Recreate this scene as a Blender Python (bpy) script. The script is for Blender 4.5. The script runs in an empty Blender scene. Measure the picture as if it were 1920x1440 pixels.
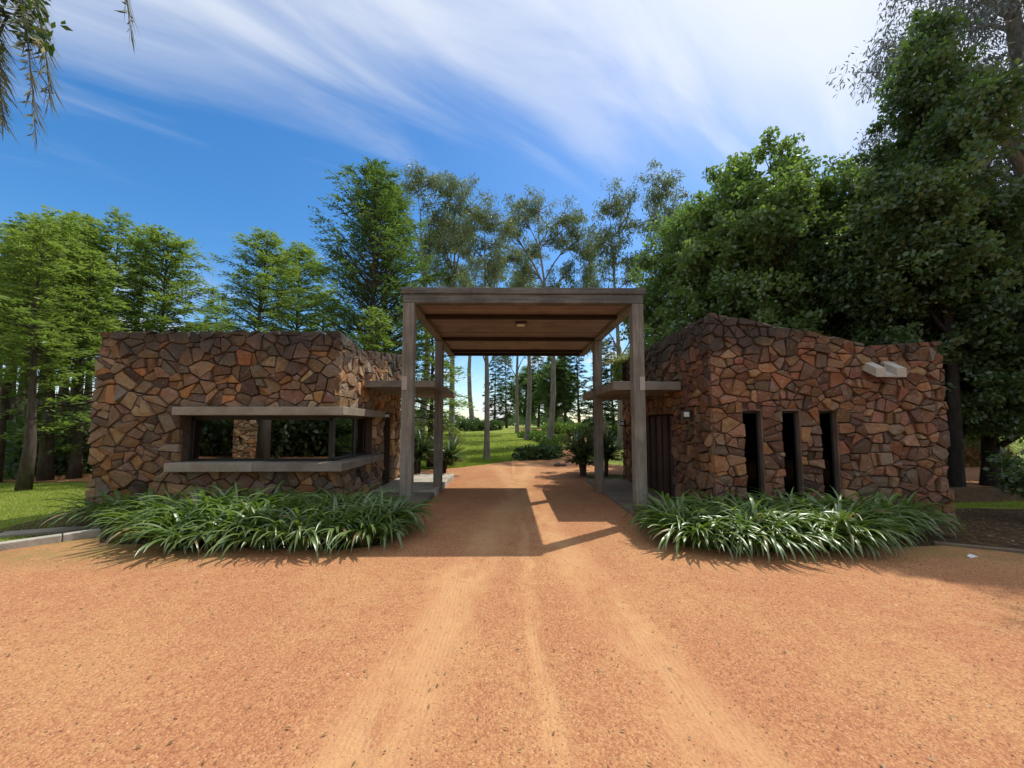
import bpy, bmesh, math, random
import numpy as np
from mathutils import Vector, Matrix
from mathutils.geometry import delaunay_2d_cdt

# ---------------------------------------------------------------- camera, sky, sun
scene = bpy.context.scene
COL = scene.collection
R = math.radians
cam_data = bpy.data.cameras.new('camera')
cam_data.sensor_width = 36.0
cam_data.lens = 13.5
cam_data.shift_y = 0.01388
cam_data.clip_start = 0.05
cam_data.clip_end = 3000
cam = bpy.data.objects.new('camera', cam_data)
cam.location = (0, 0, 1.7)
cam.rotation_euler = (R(94.0), 0, R(-0.64))
COL.objects.link(cam)
scene.camera = cam

SUN = Vector((2.04, 1.573, 4.14)).normalized()
sun_elev = math.asin(SUN.z)
sun_azim = math.atan2(SUN.x, SUN.y)          # clockwise from +Y

world = bpy.data.worlds.new('World')
scene.world = world
world.use_nodes = True
wn = world.node_tree
for n in list(wn.nodes):
    wn.nodes.remove(n)


def wnode(t, **kw):
    n = wn.nodes.new(t)
    for k, v in kw.items():
        setattr(n, k, v)
    return n


def wlink(a, b):
    wn.links.new(a, b)


def wmath(op, a, b=None, c=None, clamp=False):
    n = wnode('ShaderNodeMath', operation=op)
    n.use_clamp = clamp
    for i, v in enumerate((a, b, c)):
        if v is None:
            continue
        if hasattr(v, 'links'):
            wlink(v, n.inputs[i])
        else:
            n.inputs[i].default_value = v
    return n.outputs[0]


def wramp(v, lo, hi):
    n = wnode('ShaderNodeMapRange', interpolation_type='SMOOTHSTEP')
    wlink(v, n.inputs['Value'])
    n.inputs['From Min'].default_value = lo
    n.inputs['From Max'].default_value = hi
    return n.outputs[0]


sky = wnode('ShaderNodeTexSky', sky_type='NISHITA')
sky.sun_disc = False
sky.sun_elevation = sun_elev
sky.sun_rotation = sun_azim
sky.altitude = 50
sky.air_density = 1.0
sky.dust_density = 0.7
sky.ozone_density = 2.2
hsv = wnode('ShaderNodeHueSaturation')
hsv.inputs['Saturation'].default_value = 1.36
hsv.inputs['Value'].default_value = 1.76
wlink(sky.outputs[0], hsv.inputs['Color'])
tc = wnode('ShaderNodeTexCoord')
sep = wnode('ShaderNodeSeparateXYZ')
wlink(tc.outputs['Generated'], sep.inputs[0])
zz = wmath('ADD', wmath('MAXIMUM', sep.outputs[2], 0.0), 0.10)
uu = wmath('DIVIDE', sep.outputs[0], zz)
vv = wmath('DIVIDE', sep.outputs[1], zz)
# streak coordinates of the cirrus veil
ca, sa = 0.84, 0.54
ss = wmath('ADD', wmath('MULTIPLY', uu, ca), wmath('MULTIPLY', vv, sa))
tt = wmath('SUBTRACT', wmath('MULTIPLY', vv, ca), wmath('MULTIPLY', uu, sa))
comb = wnode('ShaderNodeCombineXYZ')
wlink(wmath('MULTIPLY', ss, 0.75), comb.inputs[0])
wlink(wmath('MULTIPLY', tt, 2.9), comb.inputs[1])
comb.inputs[2].default_value = 4.7
cn = wnode('ShaderNodeTexNoise')
cn.inputs['Scale'].default_value = 1.7
cn.inputs['Detail'].default_value = 9
cn.inputs['Roughness'].default_value = 0.52
cn.inputs['Distortion'].default_value = 0.55
wlink(comb.outputs[0], cn.inputs['Vector'])
# the bank: thick overhead, thinning out ahead and to the left
bank = wmath('ADD', wmath('MULTIPLY', vv, -0.52), wmath('MULTIPLY', uu, 0.10))
bank = wramp(bank, -0.74, -0.30)
dens = wmath('ADD', wmath('MULTIPLY', cn.outputs[0], 0.95), wmath('MULTIPLY', bank, 0.62))
dens = wramp(dens, 0.53, 1.24)
dens = wmath('MULTIPLY', dens, 0.84)
# a few low cumulus banks near the horizon
comb2 = wnode('ShaderNodeCombineXYZ')
wlink(wmath('MULTIPLY', sep.outputs[0], 1.0), comb2.inputs[0])
wlink(wmath('MULTIPLY', sep.outputs[1], 1.0), comb2.inputs[1])
wlink(wmath('MULTIPLY', sep.outputs[2], 2.4), comb2.inputs[2])
cn2 = wnode('ShaderNodeTexNoise')
cn2.inputs['Scale'].default_value = 5.0
cn2.inputs['Detail'].default_value = 6
cn2.inputs['Roughness'].default_value = 0.55
wlink(comb2.outputs[0], cn2.inputs['Vector'])
low = wmath('MULTIPLY', wramp(cn2.outputs[0], 0.50, 0.68),
            wmath('SUBTRACT', 1.0, wramp(sep.outputs[2], 0.12, 0.36)))
dens = wmath('MAXIMUM', dens, wmath('MULTIPLY', low, 0.85))
cmix = wnode('ShaderNodeMix', data_type='RGBA')
wlink(dens, cmix.inputs[0])
wlink(hsv.outputs[0], cmix.inputs[6])
cmix.inputs[7].default_value = (9.0, 9.4, 10.0, 1)
bg = wnode('ShaderNodeBackground')
bg.inputs['Strength'].default_value = 0.105
wlink(cmix.outputs[2], bg.inputs['Color'])
wout = wnode('ShaderNodeOutputWorld')
wlink(bg.outputs[0], wout.inputs['Surface'])

sd = bpy.data.lights.new('sun', 'SUN')
sd.energy = 4.2
sd.angle = R(0.55)
sd.color = (1.0, 0.95, 0.86)
so = bpy.data.objects.new('sun', sd)
so.rotation_euler = SUN.to_track_quat('Z', 'Y').to_euler()
so.location = (20, 16, 42)
COL.objects.link(so)

scene.view_settings.view_transform = 'Standard'
scene.view_settings.look = 'None'
scene.view_settings.exposure = 0.0
scene.view_settings.gamma = 1.0
scene.view_settings.use_curve_mapping = False
scene.cycles.use_denoising = True
scene.cycles.max_bounces = 6
scene.cycles.diffuse_bounces = 3
scene.cycles.transparent_max_bounces = 12
scene.cycles.use_adaptive_sampling = True
scene.cycles.adaptive_threshold = 0.02

random.seed(7)
RNG = np.random.default_rng(11)


# ---------------------------------------------------------------- materials
class NT:
    def __init__(self, name):
        self.m = bpy.data.materials.new(name)
        self.m.use_nodes = True
        self.t = self.m.node_tree
        for n in list(self.t.nodes):
            self.t.nodes.remove(n)
        self.out = self.n('ShaderNodeOutputMaterial')

    def n(self, t, **kw):
        x = self.t.nodes.new(t)
        for k, v in kw.items():
            setattr(x, k, v)
        return x

    def l(self, a, b):
        self.t.links.new(a, b)

    def put(self, sock, v):
        if hasattr(v, 'links'):
            self.l(v, sock)
        else:
            sock.default_value = v

    def pos(self):
        return self.n('ShaderNodeNewGeometry').outputs['Position']

    def obj(self):
        return self.n('ShaderNodeTexCoord').outputs['Object']

    def mapped(self, vec, scale=(1, 1, 1), loc=(0, 0, 0)):
        m = self.n('ShaderNodeMapping')
        self.l(vec, m.inputs['Vector'])
        m.inputs['Scale'].default_value = scale
        m.inputs['Location'].default_value = loc
        return m.outputs[0]

    def noise(self, vec, scale, detail=4, rough=0.55, dist=0.0):
        x = self.n('ShaderNodeTexNoise')
        self.l(vec, x.inputs['Vector'])
        x.inputs['Scale'].default_value = scale
        x.inputs['Detail'].default_value = detail
        x.inputs['Roughness'].default_value = rough
        x.inputs['Distortion'].default_value = dist
        return x.outputs[0]

    def voro(self, vec, scale, out='Distance', feature='F1'):
        x = self.n('ShaderNodeTexVoronoi', feature=feature)
        self.l(vec, x.inputs['Vector'])
        x.inputs['Scale'].default_value = scale
        return x.outputs[out]

    def math(self, op, a, b=None, clamp=False):
        x = self.n('ShaderNodeMath', operation=op)
        x.use_clamp = clamp
        self.put(x.inputs[0], a)
        if b is not None:
            self.put(x.inputs[1], b)
        return x.outputs[0]

    def rng(self, v, lo, hi, a=0.0, b=1.0, smooth=True):
        x = self.n('ShaderNodeMapRange')
        if smooth:
            x.interpolation_type = 'SMOOTHSTEP'
        self.put(x.inputs['Value'], v)
        x.inputs['From Min'].default_value = lo
        x.inputs['From Max'].default_value = hi
        x.inputs['To Min'].default_value = a
        x.inputs['To Max'].default_value = b
        return x.outputs[0]

    def mix(self, f, a, b, blend='MIX'):
        x = self.n('ShaderNodeMix', data_type='RGBA', blend_type=blend)
        self.put(x.inputs[0], f)
        self.put(x.inputs[6], a if hasattr(a, 'links') else (*a, 1) if len(a) == 3 else a)
        self.put(x.inputs[7], b if hasattr(b, 'links') else (*b, 1) if len(b) == 3 else b)
        return x.outputs[2]

    def ramp(self, v, stops):
        x = self.n('ShaderNodeValToRGB')
        self.l(v, x.inputs[0])
        e = x.color_ramp.elements
        while len(e) < len(stops):
            e.new(0.5)
        for i, (p, c) in enumerate(stops):
            e[i].position = p
            e[i].color = (*c, 1)
        return x.outputs[0]

    def bump(self, h, strength=0.3, dist=0.02, normal=None):
        x = self.n('ShaderNodeBump')
        x.inputs['Strength'].default_value = strength
        x.inputs['Distance'].default_value = dist
        self.l(h, x.inputs['Height'])
        if normal is not None:
            self.l(normal, x.inputs['Normal'])
        return x.outputs[0]

    def principled(self, col, rough=0.8, bump=None, spec=0.3, **kw):
        p = self.n('ShaderNodeBsdfPrincipled')
        self.put(p.inputs['Base Color'], col if hasattr(col, 'links') else (*col, 1))
        self.put(p.inputs['Roughness'], rough)
        p.inputs['Specular IOR Level'].default_value = spec
        if bump is not None:
            self.l(bump, p.inputs['Normal'])
        for k, v in kw.items():
            self.put(p.inputs[k], v)
        self.l(p.outputs[0], self.out.inputs['Surface'])
        return p


M = {}


def mat_stone():
    t = NT('rubble_stone')
    at = t.n('ShaderNodeAttribute', attribute_name='tint')
    p = t.pos()
    n1 = t.noise(p, 7, 5, 0.62)
    n2 = t.noise(p, 38, 4, 0.6)
    c = t.mix(t.rng(n1, 0.35, 0.7), at.outputs['Color'], (0.52, 0.36, 0.22), 'SOFT_LIGHT')
    c = t.mix(t.rng(n1, 0.5, 0.75, 0, 0.55), c, t.mix(0.7, at.outputs['Color'], (0.10, 0.07, 0.055)))
    c = t.mix(t.rng(n2, 0.42, 0.72, 0, 0.5), c, t.mix(0.65, c, (0.06, 0.045, 0.04)))
    c = t.mix(t.rng(t.noise(p, 13, 5, 0.7), 0.55, 0.68, 0, 0.45), c, (0.40, 0.33, 0.24))
    # black lichen and rain staining that creeps down from the coping in tongues
    z = t.n('ShaderNodeSeparateXYZ')
    t.l(p, z.inputs[0])
    tong = t.noise(t.mapped(p, (1.2, 1.2, 0.55)), 1.3, 5, 0.6)
    lvl = t.math('ADD', z.outputs[2], t.math('MULTIPLY', tong, 1.5))
    st = t.rng(lvl, 3.55, 4.25, 0, 0.85)
    c = t.mix(st, c, (0.050, 0.047, 0.043))
    b = t.bump(t.math('ADD', n2, t.math('MULTIPLY', n1, 1.6)), 0.75, 0.02)
    t.principled(c, 0.88, b, 0.2)
    return t.m


def mat_mortar():
    t = NT('dark_mortar')
    p = t.pos()
    n = t.noise(p, 25, 5, 0.65)
    t.principled(t.ramp(n, [(0.3, (0.05, 0.037, 0.028)), (0.7, (0.14, 0.10, 0.072))]), 0.95, t.bump(n, 0.6, 0.02), 0.1)
    return t.m


def mat_concrete(name, base, dark, boards=None, splash=0.0):
    t = NT(name)
    p = t.pos()
    n1 = t.noise(p, 2.2, 6, 0.62)
    n2 = t.noise(p, 40, 3, 0.6)
    c = t.mix(t.rng(n1, 0.35, 0.72), base, dark)
    c = t.mix(t.rng(n2, 0.5, 0.75, 0, 0.4), c, tuple(x * 0.5 for x in dark))
    h = t.math('ADD', n2, n1)
    if boards:
        st = t.noise(t.mapped(p, boards), 1.0, 5, 0.6)
        c = t.mix(t.rng(st, 0.42, 0.66, 0, 0.6), c, tuple(x * 0.62 for x in dark))
        h = t.math('ADD', h, t.math('MULTIPLY', st, 1.5))
    sp_ = t.n('ShaderNodeSeparateXYZ')
    t.l(p, sp_.inputs[0])
    dirt = t.rng(t.math('ADD', sp_.outputs[2], t.math('MULTIPLY', n1, 0.7)), 0.85, 0.35, 0, splash)
    c = t.mix(dirt, c, (0.24, 0.125, 0.07))
    t.principled(c, 0.85, t.bump(h, 0.4, 0.012), 0.2)
    return t.m


def mat_wood(name, a, b, axis):
    t = NT(name)
    p = t.obj()
    sc = [30, 30, 30]
    sc[axis] = 1.4
    g = t.noise(t.mapped(p, tuple(sc)), 1.0, 6, 0.62, 0.6)
    oi = t.n('ShaderNodeObjectInfo')
    c = t.mix(t.rng(g, 0.33, 0.7), a, b)
    c = t.mix(t.math('MULTIPLY', oi.outputs['Random'], 0.55), c, tuple(x * 0.45 for x in b))
    n2 = t.noise(t.pos(), 1.8, 4, 0.6)
    c = t.mix(t.rng(n2, 0.45, 0.7, 0, 0.5), c, tuple(x * 0.5 for x in b))
    t.principled(c, 0.75, t.bump(g, 0.35, 0.006), 0.25)
    return t.m


def mat_plain(name, col, rough=0.5, spec=0.4, metal=0.0):
    t = NT(name)
    n = t.noise(t.pos(), 60, 3, 0.6)
    c = t.mix(t.rng(n, 0.4, 0.7), col, tuple(x * 0.75 for x in col))
    p = t.principled(c, rough, t.bump(n, 0.08, 0.002), spec)
    p.inputs['Metallic'].default_value = metal
    return t.m


def mat_glass(name='tinted_glass', base=0.15, fres=0.55):
    t = NT(name)
    tr = t.n('ShaderNodeBsdfTransparent')
    tr.inputs[0].default_value = (0.03, 0.034, 0.034, 1)
    gl = t.n('ShaderNodeBsdfGlossy')
    n = t.noise(t.pos(), 1.6, 2, 0.5)
    t.l(t.bump(n, 0.02, 0.02), gl.inputs['Normal'])
    gl.inputs['Color'].default_value = (0.93, 0.95, 0.95, 1)
    gl.inputs['Roughness'].default_value = 0.008
    fr = t.n('ShaderNodeLayerWeight')
    fr.inputs[0].default_value = 0.35
    f = t.math('ADD', t.math('MULTIPLY', fr.outputs['Fresnel'], fres), base, True)
    mx = t.n('ShaderNodeMixShader')
    t.l(f, mx.inputs[0])
    t.l(tr.outputs[0], mx.inputs[1])
    t.l(gl.outputs[0], mx.inputs[2])
    t.l(mx.outputs[0], t.out.inputs['Surface'])
    return t.m


def mat_leaf(name, a, b, trans=0.4, gloss=0.06, rough=0.45, tcol=None, vary=0.6, dead=0.0):
    """leaf: diffuse + translucent + a little gloss; hue varies from leaf to leaf and clump to clump"""
    t = NT(name)
    g = t.n('ShaderNodeNewGeometry')
    n = t.noise(g.outputs['Position'], 0.8, 3, 0.5)
    f = t.math('ADD', t.math('MULTIPLY', g.outputs['Random Per Island'], vary),
               t.math('MULTIPLY', t.rng(n, 0.3, 0.7), 1 - vary), True)
    c = t.mix(f, a, b)
    if dead:
        c = t.mix(t.rng(g.outputs['Random Per Island'], 1 - dead, 1 - dead * .5), c, (0.26, 0.19, 0.085))
    d = t.n('ShaderNodeBsdfDiffuse')
    t.l(c, d.inputs[0])
    tl = t.n('ShaderNodeBsdfTranslucent')
    if tcol is None:
        tcol = (1.25, 1.35, 0.55)
    t.l(t.mix(1.0, c, tcol, 'MULTIPLY'), tl.inputs[0])
    mx = t.n('ShaderNodeMixShader')
    mx.inputs[0].default_value = trans
    t.l(d.outputs[0], mx.inputs[1])
    t.l(tl.outputs[0], mx.inputs[2])
    gl = t.n('ShaderNodeBsdfGlossy')
    gl.inputs['Roughness'].default_value = rough
    gl.inputs['Color'].default_value = (0.9, 0.95, 0.9, 1)
    m2 = t.n('ShaderNodeMixShader')
    m2.inputs[0].default_value = gloss
    t.l(mx.outputs[0], m2.inputs[1])
    t.l(gl.outputs[0], m2.inputs[2])
    t.l(m2.outputs[0], t.out.inputs['Surface'])
    return t.m


def mat_bark(name, a, b, zs=0.35, strength=0.7):
    t = NT(name)
    p = t.obj()
    n = t.noise(t.mapped(p, (9, 9, 9 * zs)), 1.0, 6, 0.65, 0.4)
    n2 = t.noise(t.mapped(p, (1.5, 1.5, 0.7)), 1.0, 3, 0.5)
    c = t.mix(t.rng(n, 0.32, 0.68), a, b)
    c = t.mix(t.rng(n2, 0.45, 0.65, 0, 0.5), c, tuple(x * 0.6 for x in a))
    t.principled(c, 0.9, t.bump(n, strength, 0.03), 0.15)
    return t.m


def mat_gravel():
    t = NT('red_gravel')
    p = t.pos()
    s = t.n('ShaderNodeSeparateXYZ')
    t.l(p, s.inputs[0])
    x, y = s.outputs[0], s.outputs[1]
    wob = t.noise(p, 0.9, 4, 0.6)
    wx = t.math('ADD', x, t.math('MULTIPLY', t.math('SUBTRACT', wob, 0.5), 0.45))

    def band(c0, slope, w0, w1):
        cc = t.math('ADD', c0, t.math('MULTIPLY', y, slope))
        d = t.math('ABSOLUTE', t.math('SUBTRACT', wx, cc))
        return t.rng(d, w0, w1, 1, 0)
    tracks = t.math('MAXIMUM', band(-1.0, 0.12, 0.08, 0.52), band(1.38, -0.11, 0.06, 0.50))
    tracks = t.math('MAXIMUM', tracks, t.math('MULTIPLY', band(0.24, 0.0, 0.03, 0.11), 0.9))
    tracks = t.math('MULTIPLY', tracks, t.rng(t.noise(t.mapped(p, (1, 0.35, 1)), 2.6, 5, 0.65), 0.24, 0.56))
    big = t.noise(t.mapped(p, (1, 0.8, 1)), 0.75, 5, 0.6)
    med = t.noise(p, 4.5, 5, 0.68)
    fine = t.noise(p, 95, 3, 0.7)
    vs = t.n('ShaderNodeTexVoronoi')
    t.l(p, vs.inputs['Vector'])
    vs.inputs['Scale'].default_value = 75
    vs2 = t.n('ShaderNodeTexVoronoi')
    t.l(p, vs2.inputs['Vector'])
    vs2.inputs['Scale'].default_value = 34
    sand = (0.56, 0.305, 0.132)
    red = (0.44, 0.178, 0.082)
    c = t.mix(t.rng(t.math('ADD', t.math('MULTIPLY', big, 0.6), t.math('MULTIPLY', med, 0.4)), 0.43, 0.60), red, sand)
    c = t.mix(t.math('MULTIPLY', tracks, 0.68), c, (0.59, 0.35, 0.170))
    loose = t.math('SUBTRACT', 1.0, t.math('MULTIPLY', tracks, 0.8))
    gcol = t.ramp(vs.outputs['Color'], [(0.0, (0.22, 0.085, 0.045)), (0.35, (0.40, 0.175, 0.09)), (0.7, (0.54, 0.285, 0.13)), (1.0, (0.62, 0.38, 0.20))])
    c = t.mix(t.math('MULTIPLY', loose, 0.6), c, gcol)
    dk = t.rng(fine, 0.52, 0.74, 0, 0.55)
    c = t.mix(t.math('MULTIPLY', dk, loose), c, (0.22, 0.10, 0.05))
    # dull olive rim of washed-in soil and moss where the drive meets the beds
    edge = t.math('MULTIPLY', t.rng(y, 4.55, 5.2), t.math('MAXIMUM', t.rng(x, -3.0, -4.4), t.rng(x, 4.6, 5.8)))
    edge = t.math('MULTIPLY', edge, t.rng(y, 8.0, 7.0))
    edge = t.math('MULTIPLY', edge, t.rng(t.noise(p, 3, 5, 0.7), 0.30, 0.62))
    c = t.mix(t.math('MULTIPLY', edge, 0.7), c, (0.26, 0.20, 0.07))
    hgt = t.math('ADD', t.math('MULTIPLY', t.math('SUBTRACT', 1.0, vs.outputs['Distance']), 0.6),
                 t.math('MULTIPLY', t.math('SUBTRACT', 1.0, vs2.outputs['Distance']), 0.6))
    hgt = t.math('MULTIPLY', hgt, t.math('ADD', t.math('MULTIPLY', loose, 0.8), 0.2))
    # tyre tread ribs in the compacted tracks
    rib = t.n('ShaderNodeTexWave', wave_type='BANDS', bands_direction='X')
    t.l(p, rib.inputs['Vector'])
    rib.inputs['Scale'].default_value = 9
    rib.inputs['Distortion'].default_value = 2.5
    rib.inputs['Detail'].default_value = 3
    hgt = t.math('ADD', hgt, t.math('MULTIPLY', t.math('MULTIPLY', rib.outputs[1], tracks), 0.18))
    hgt = t.math('ADD', hgt, t.math('MULTIPLY', fine, 0.5))
    hgt = t.math('ADD', hgt, t.math('MULTIPLY', med, 2.4))
    hgt = t.math('SUBTRACT', hgt, t.math('MULTIPLY', tracks, 0.8))
    t.principled(c, 0.95, t.bump(hgt, 0.75, 0.014), 0.12)
    return t.m


def mat_grass_ground():
    t = NT('lawn_ground')
    p = t.pos()
    a = t.noise(p, 0.5, 5, 0.6)
    b = t.noise(p, 9, 5, 0.7)
    c = t.mix(t.rng(a, 0.35, 0.65), (0.19, 0.24, 0.040), (0.31, 0.34, 0.075))
    c = t.mix(t.rng(b, 0.45, 0.75, 0, 0.6), c, (0.09, 0.14, 0.025))
    c = t.mix(t.rng(t.noise(p, 1.7, 5, 0.7), 0.60, 0.75, 0, 0.5), c, (0.27, 0.25, 0.10))
    t.principled(c, 0.95, t.bump(t.math('ADD', b, t.noise(p, 60, 3, 0.7)), 0.7, 0.05), 0.1)
    return t.m


def mat_soil():
    t = NT('bed_soil')
    p = t.pos()
    a = t.noise(p, 5, 6, 0.7)
    b = t.noise(p, 45, 4, 0.7)
    c = t.ramp(a, [(0.3, (0.055, 0.036, 0.022)), (0.6, (0.12, 0.075, 0.042)), (0.8, (0.20, 0.12, 0.06))])
    t.principled(c, 0.95, t.bump(t.math('ADD', a, b), 0.8, 0.03), 0.1)
    return t.m


def mat_pebble():
    t = NT('loose_pebbles')
    g = t.n('ShaderNodeNewGeometry')
    c = t.ramp(g.outputs['Random Per Island'], [(0.0, (0.26, 0.10, 0.055)), (0.3, (0.44, 0.19, 0.10)), (0.65, (0.54, 0.285, 0.135)),
                                               (0.90, (0.58, 0.36, 0.20)), (0.96, (0.18, 0.09, 0.06)), (1.0, (0.09, 0.06, 0.05))])
    t.principled(c, 0.9, None, 0.15)
    return t.m


M['stone'] = mat_stone()
M['mortar'] = mat_mortar()
M['concrete'] = mat_concrete('weathered_concrete', (0.36, 0.315, 0.255), (0.25, 0.215, 0.17))
M['concrete_dark'] = mat_concrete('grey_concrete', (0.26, 0.235, 0.20), (0.15, 0.135, 0.115), None, 0.3)
M['concrete_aged'] = mat_concrete('aged_concrete', (0.29, 0.25, 0.20), (0.19, 0.16, 0.125))
M['lintel'] = mat_concrete('brown_render', (0.185, 0.135, 0.10), (0.12, 0.085, 0.065))
M['kerb_dark'] = mat_concrete('soiled_kerb', (0.22, 0.165, 0.115), (0.14, 0.10, 0.07))
M['kerb'] = mat_concrete('kerb_concrete', (0.48, 0.44, 0.37), (0.30, 0.27, 0.22))
M['post'] = mat_concrete('board_marked_concrete', (0.255, 0.242, 0.205), (0.165, 0.154, 0.130), (26, 26, 1.2), 0.55)
M['beam'] = mat_concrete('weathered_grey_beam', (0.175, 0.172, 0.160), (0.095, 0.093, 0.087), (1.2, 20, 26))
M['plank'] = mat_wood('brown_ceiling_plank', (0.35, 0.275, 0.240), (0.245, 0.188, 0.165), 0)
M['joist'] = mat_wood('dark_stained_joist', (0.060, 0.036, 0.027), (0.030, 0.02, 0.016), 0)
M['door_wood'] = mat_wood('dark_door_wood', (0.12, 0.065, 0.045), (0.06, 0.034, 0.026), 2)
M['metal'] = mat_plain('black_metal', (0.02, 0.021, 0.022), 0.4, 0.5)
M['plate'] = mat_plain('pale_plate', (0.36, 0.335, 0.30), 0.5, 0.4)
M['white'] = mat_plain('white_plastic', (0.78, 0.78, 0.76), 0.4, 0.5)
M['glass'] = mat_glass()
M['glass_dark'] = mat_glass('dark_slot_glass', 0.0, 0.12)
M['gravel'] = mat_gravel()
M['lawn'] = mat_grass_ground()
M['soil'] = mat_soil()
M['pebble'] = mat_pebble()
M['blade'] = mat_leaf('grass_blades', (0.20, 0.27, 0.035), (0.34, 0.39, 0.075), 0.45, 0.03)
M['cypress'] = mat_leaf('feathery_green', (0.130, 0.200, 0.070), (0.265, 0.335, 0.115), 0.48, 0.02)
M['cypress_dark'] = mat_leaf('deep_feathery_green', (0.070, 0.130, 0.062), (0.160, 0.225, 0.085), 0.45, 0.02)
M['euc'] = mat_leaf('grey_green_leaf', (0.100, 0.150, 0.065), (0.215, 0.255, 0.120), 0.40, 0.04, 0.4, (1.2, 1.2, 0.8))
M['euc_grey'] = mat_leaf('silver_grey_leaf', (0.09, 0.105, 0.10), (0.17, 0.18, 0.18), 0.3, 0.06, 0.4, (1.1, 1.1, 1.0))
M['broad'] = mat_leaf('broad_green_leaf', (0.085, 0.155, 0.055), (0.200, 0.285, 0.090), 0.52, 0.05, 0.45)
M['broad_dark'] = mat_leaf('dark_green_leaf', (0.050, 0.098, 0.042), (0.125, 0.185, 0.068), 0.48, 0.05, 0.45)
M['conifer'] = mat_leaf('dark_needles', (0.022, 0.050, 0.020), (0.060, 0.095, 0.032), 0.2, 0.03)
M['hedge'] = mat_leaf('hedge_leaf', (0.075, 0.150, 0.022), (0.185, 0.270, 0.040), 0.35, 0.05, 0.4)
M['hedge_dark'] = mat_leaf('dark_shrub_leaf', (0.035, 0.080, 0.024), (0.095, 0.155, 0.045), 0.3, 0.05, 0.4)
M['aga'] = mat_leaf('strap_leaf', (0.080, 0.145, 0.034), (0.185, 0.270, 0.062), 0.38, 0.09, 0.38, dead=0.05)
M['yucca'] = mat_leaf('sword_leaf', (0.060, 0.100, 0.045), (0.130, 0.180, 0.080), 0.2, 0.10, 0.35)
M['spider'] = mat_leaf('variegated_leaf', (0.38, 0.40, 0.16), (0.62, 0.60, 0.36), 0.4, 0.04)
M['flower'] = mat_leaf('cream_flower', (0.55, 0.52, 0.32), (0.75, 0.72, 0.52), 0.4, 0.02, 0.5, (1, 1, 0.9))
M['palm'] = mat_leaf('palm_leaflet', (0.095, 0.115, 0.07), (0.19, 0.19, 0.125), 0.3, 0.03, 0.5, (1.1, 1.1, 0.8))
M['pampas'] = mat_leaf('pale_grass_leaf', (0.16, 0.21, 0.10), (0.30, 0.34, 0.18), 0.35, 0.04)
M['rust'] = mat_leaf('russet_leaf', (0.25, 0.13, 0.05), (0.36, 0.20, 0.08), 0.35, 0.04)
M['far'] = mat_leaf('far_foliage', (0.060, 0.095, 0.050), (0.105, 0.140, 0.075), 0.2, 0.0)
M['litter'] = mat_leaf('dry_leaf', (0.10, 0.06, 0.03), (0.30, 0.20, 0.10), 0.2, 0.03)
M['bark'] = mat_bark('grey_brown_bark', (0.12, 0.095, 0.075), (0.055, 0.043, 0.035))
M['bark_pale'] = mat_bark('pale_bark', (0.30, 0.27, 0.23), (0.16, 0.14, 0.12), 0.2, 0.4)
M['bark_dark'] = mat_bark('dark_bark', (0.045, 0.036, 0.03), (0.02, 0.017, 0.015))
M['rock'] = mat_bark('grey_rock', (0.20, 0.18, 0.15), (0.09, 0.08, 0.07), 1.0, 0.6)


# ---------------------------------------------------------------- helpers
def tag(o, label=None, cat=None, group=None, kind=None):
    if label:
        o['label'] = label
    if cat:
        o['category'] = cat
    if group:
        o['group'] = group
    if kind:
        o['kind'] = kind
    return o


def empty(name, loc=(0, 0, 0), rz=0.0):
    o = bpy.data.objects.new(name, None)
    o.empty_display_size = 0.2
    o.location = loc
    o.rotation_euler = (0, 0, rz)
    COL.objects.link(o)
    return o


def link(name, me, mat=None, parent=None, origin=None):
    """link mesh data as ONE object; origin = world point the mesh's coordinates are measured from"""
    if mat is not None and not me.materials:
        me.materials.append(mat)
    o = bpy.data.objects.new(name, me)
    COL.objects.link(o)
    if parent is not None:
        o.parent = parent
    if origin is not None:
        o.location = origin
    return o


def pymesh(name, V, F, smooth=False):
    me = bpy.data.meshes.new(name)
    me.from_pydata([tuple(v) for v in V], [], F)
    me.update()
    if smooth:
        me.polygons.foreach_set('use_smooth', [True] * len(me.polygons))
    return me


def fastmesh(name, V, k, smooth=False):
    """V: (n*k,3) array, every k consecutive vertices are one face"""
    V = np.ascontiguousarray(V, dtype=np.float32)
    nv = len(V)
    nf = nv // k
    me = bpy.data.meshes.new(name)
    me.vertices.add(nv)
    me.vertices.foreach_set('co', V.ravel())
    me.loops.add(nv)
    me.loops.foreach_set('vertex_index', np.arange(nv, dtype=np.int32))
    me.polygons.add(nf)
    me.polygons.foreach_set('loop_start', np.arange(0, nv, k, dtype=np.int32))
    me.update(calc_edges=True)
    me.validate()
    if smooth:
        me.polygons.foreach_set('use_smooth', [True] * nf)
    return me


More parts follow.
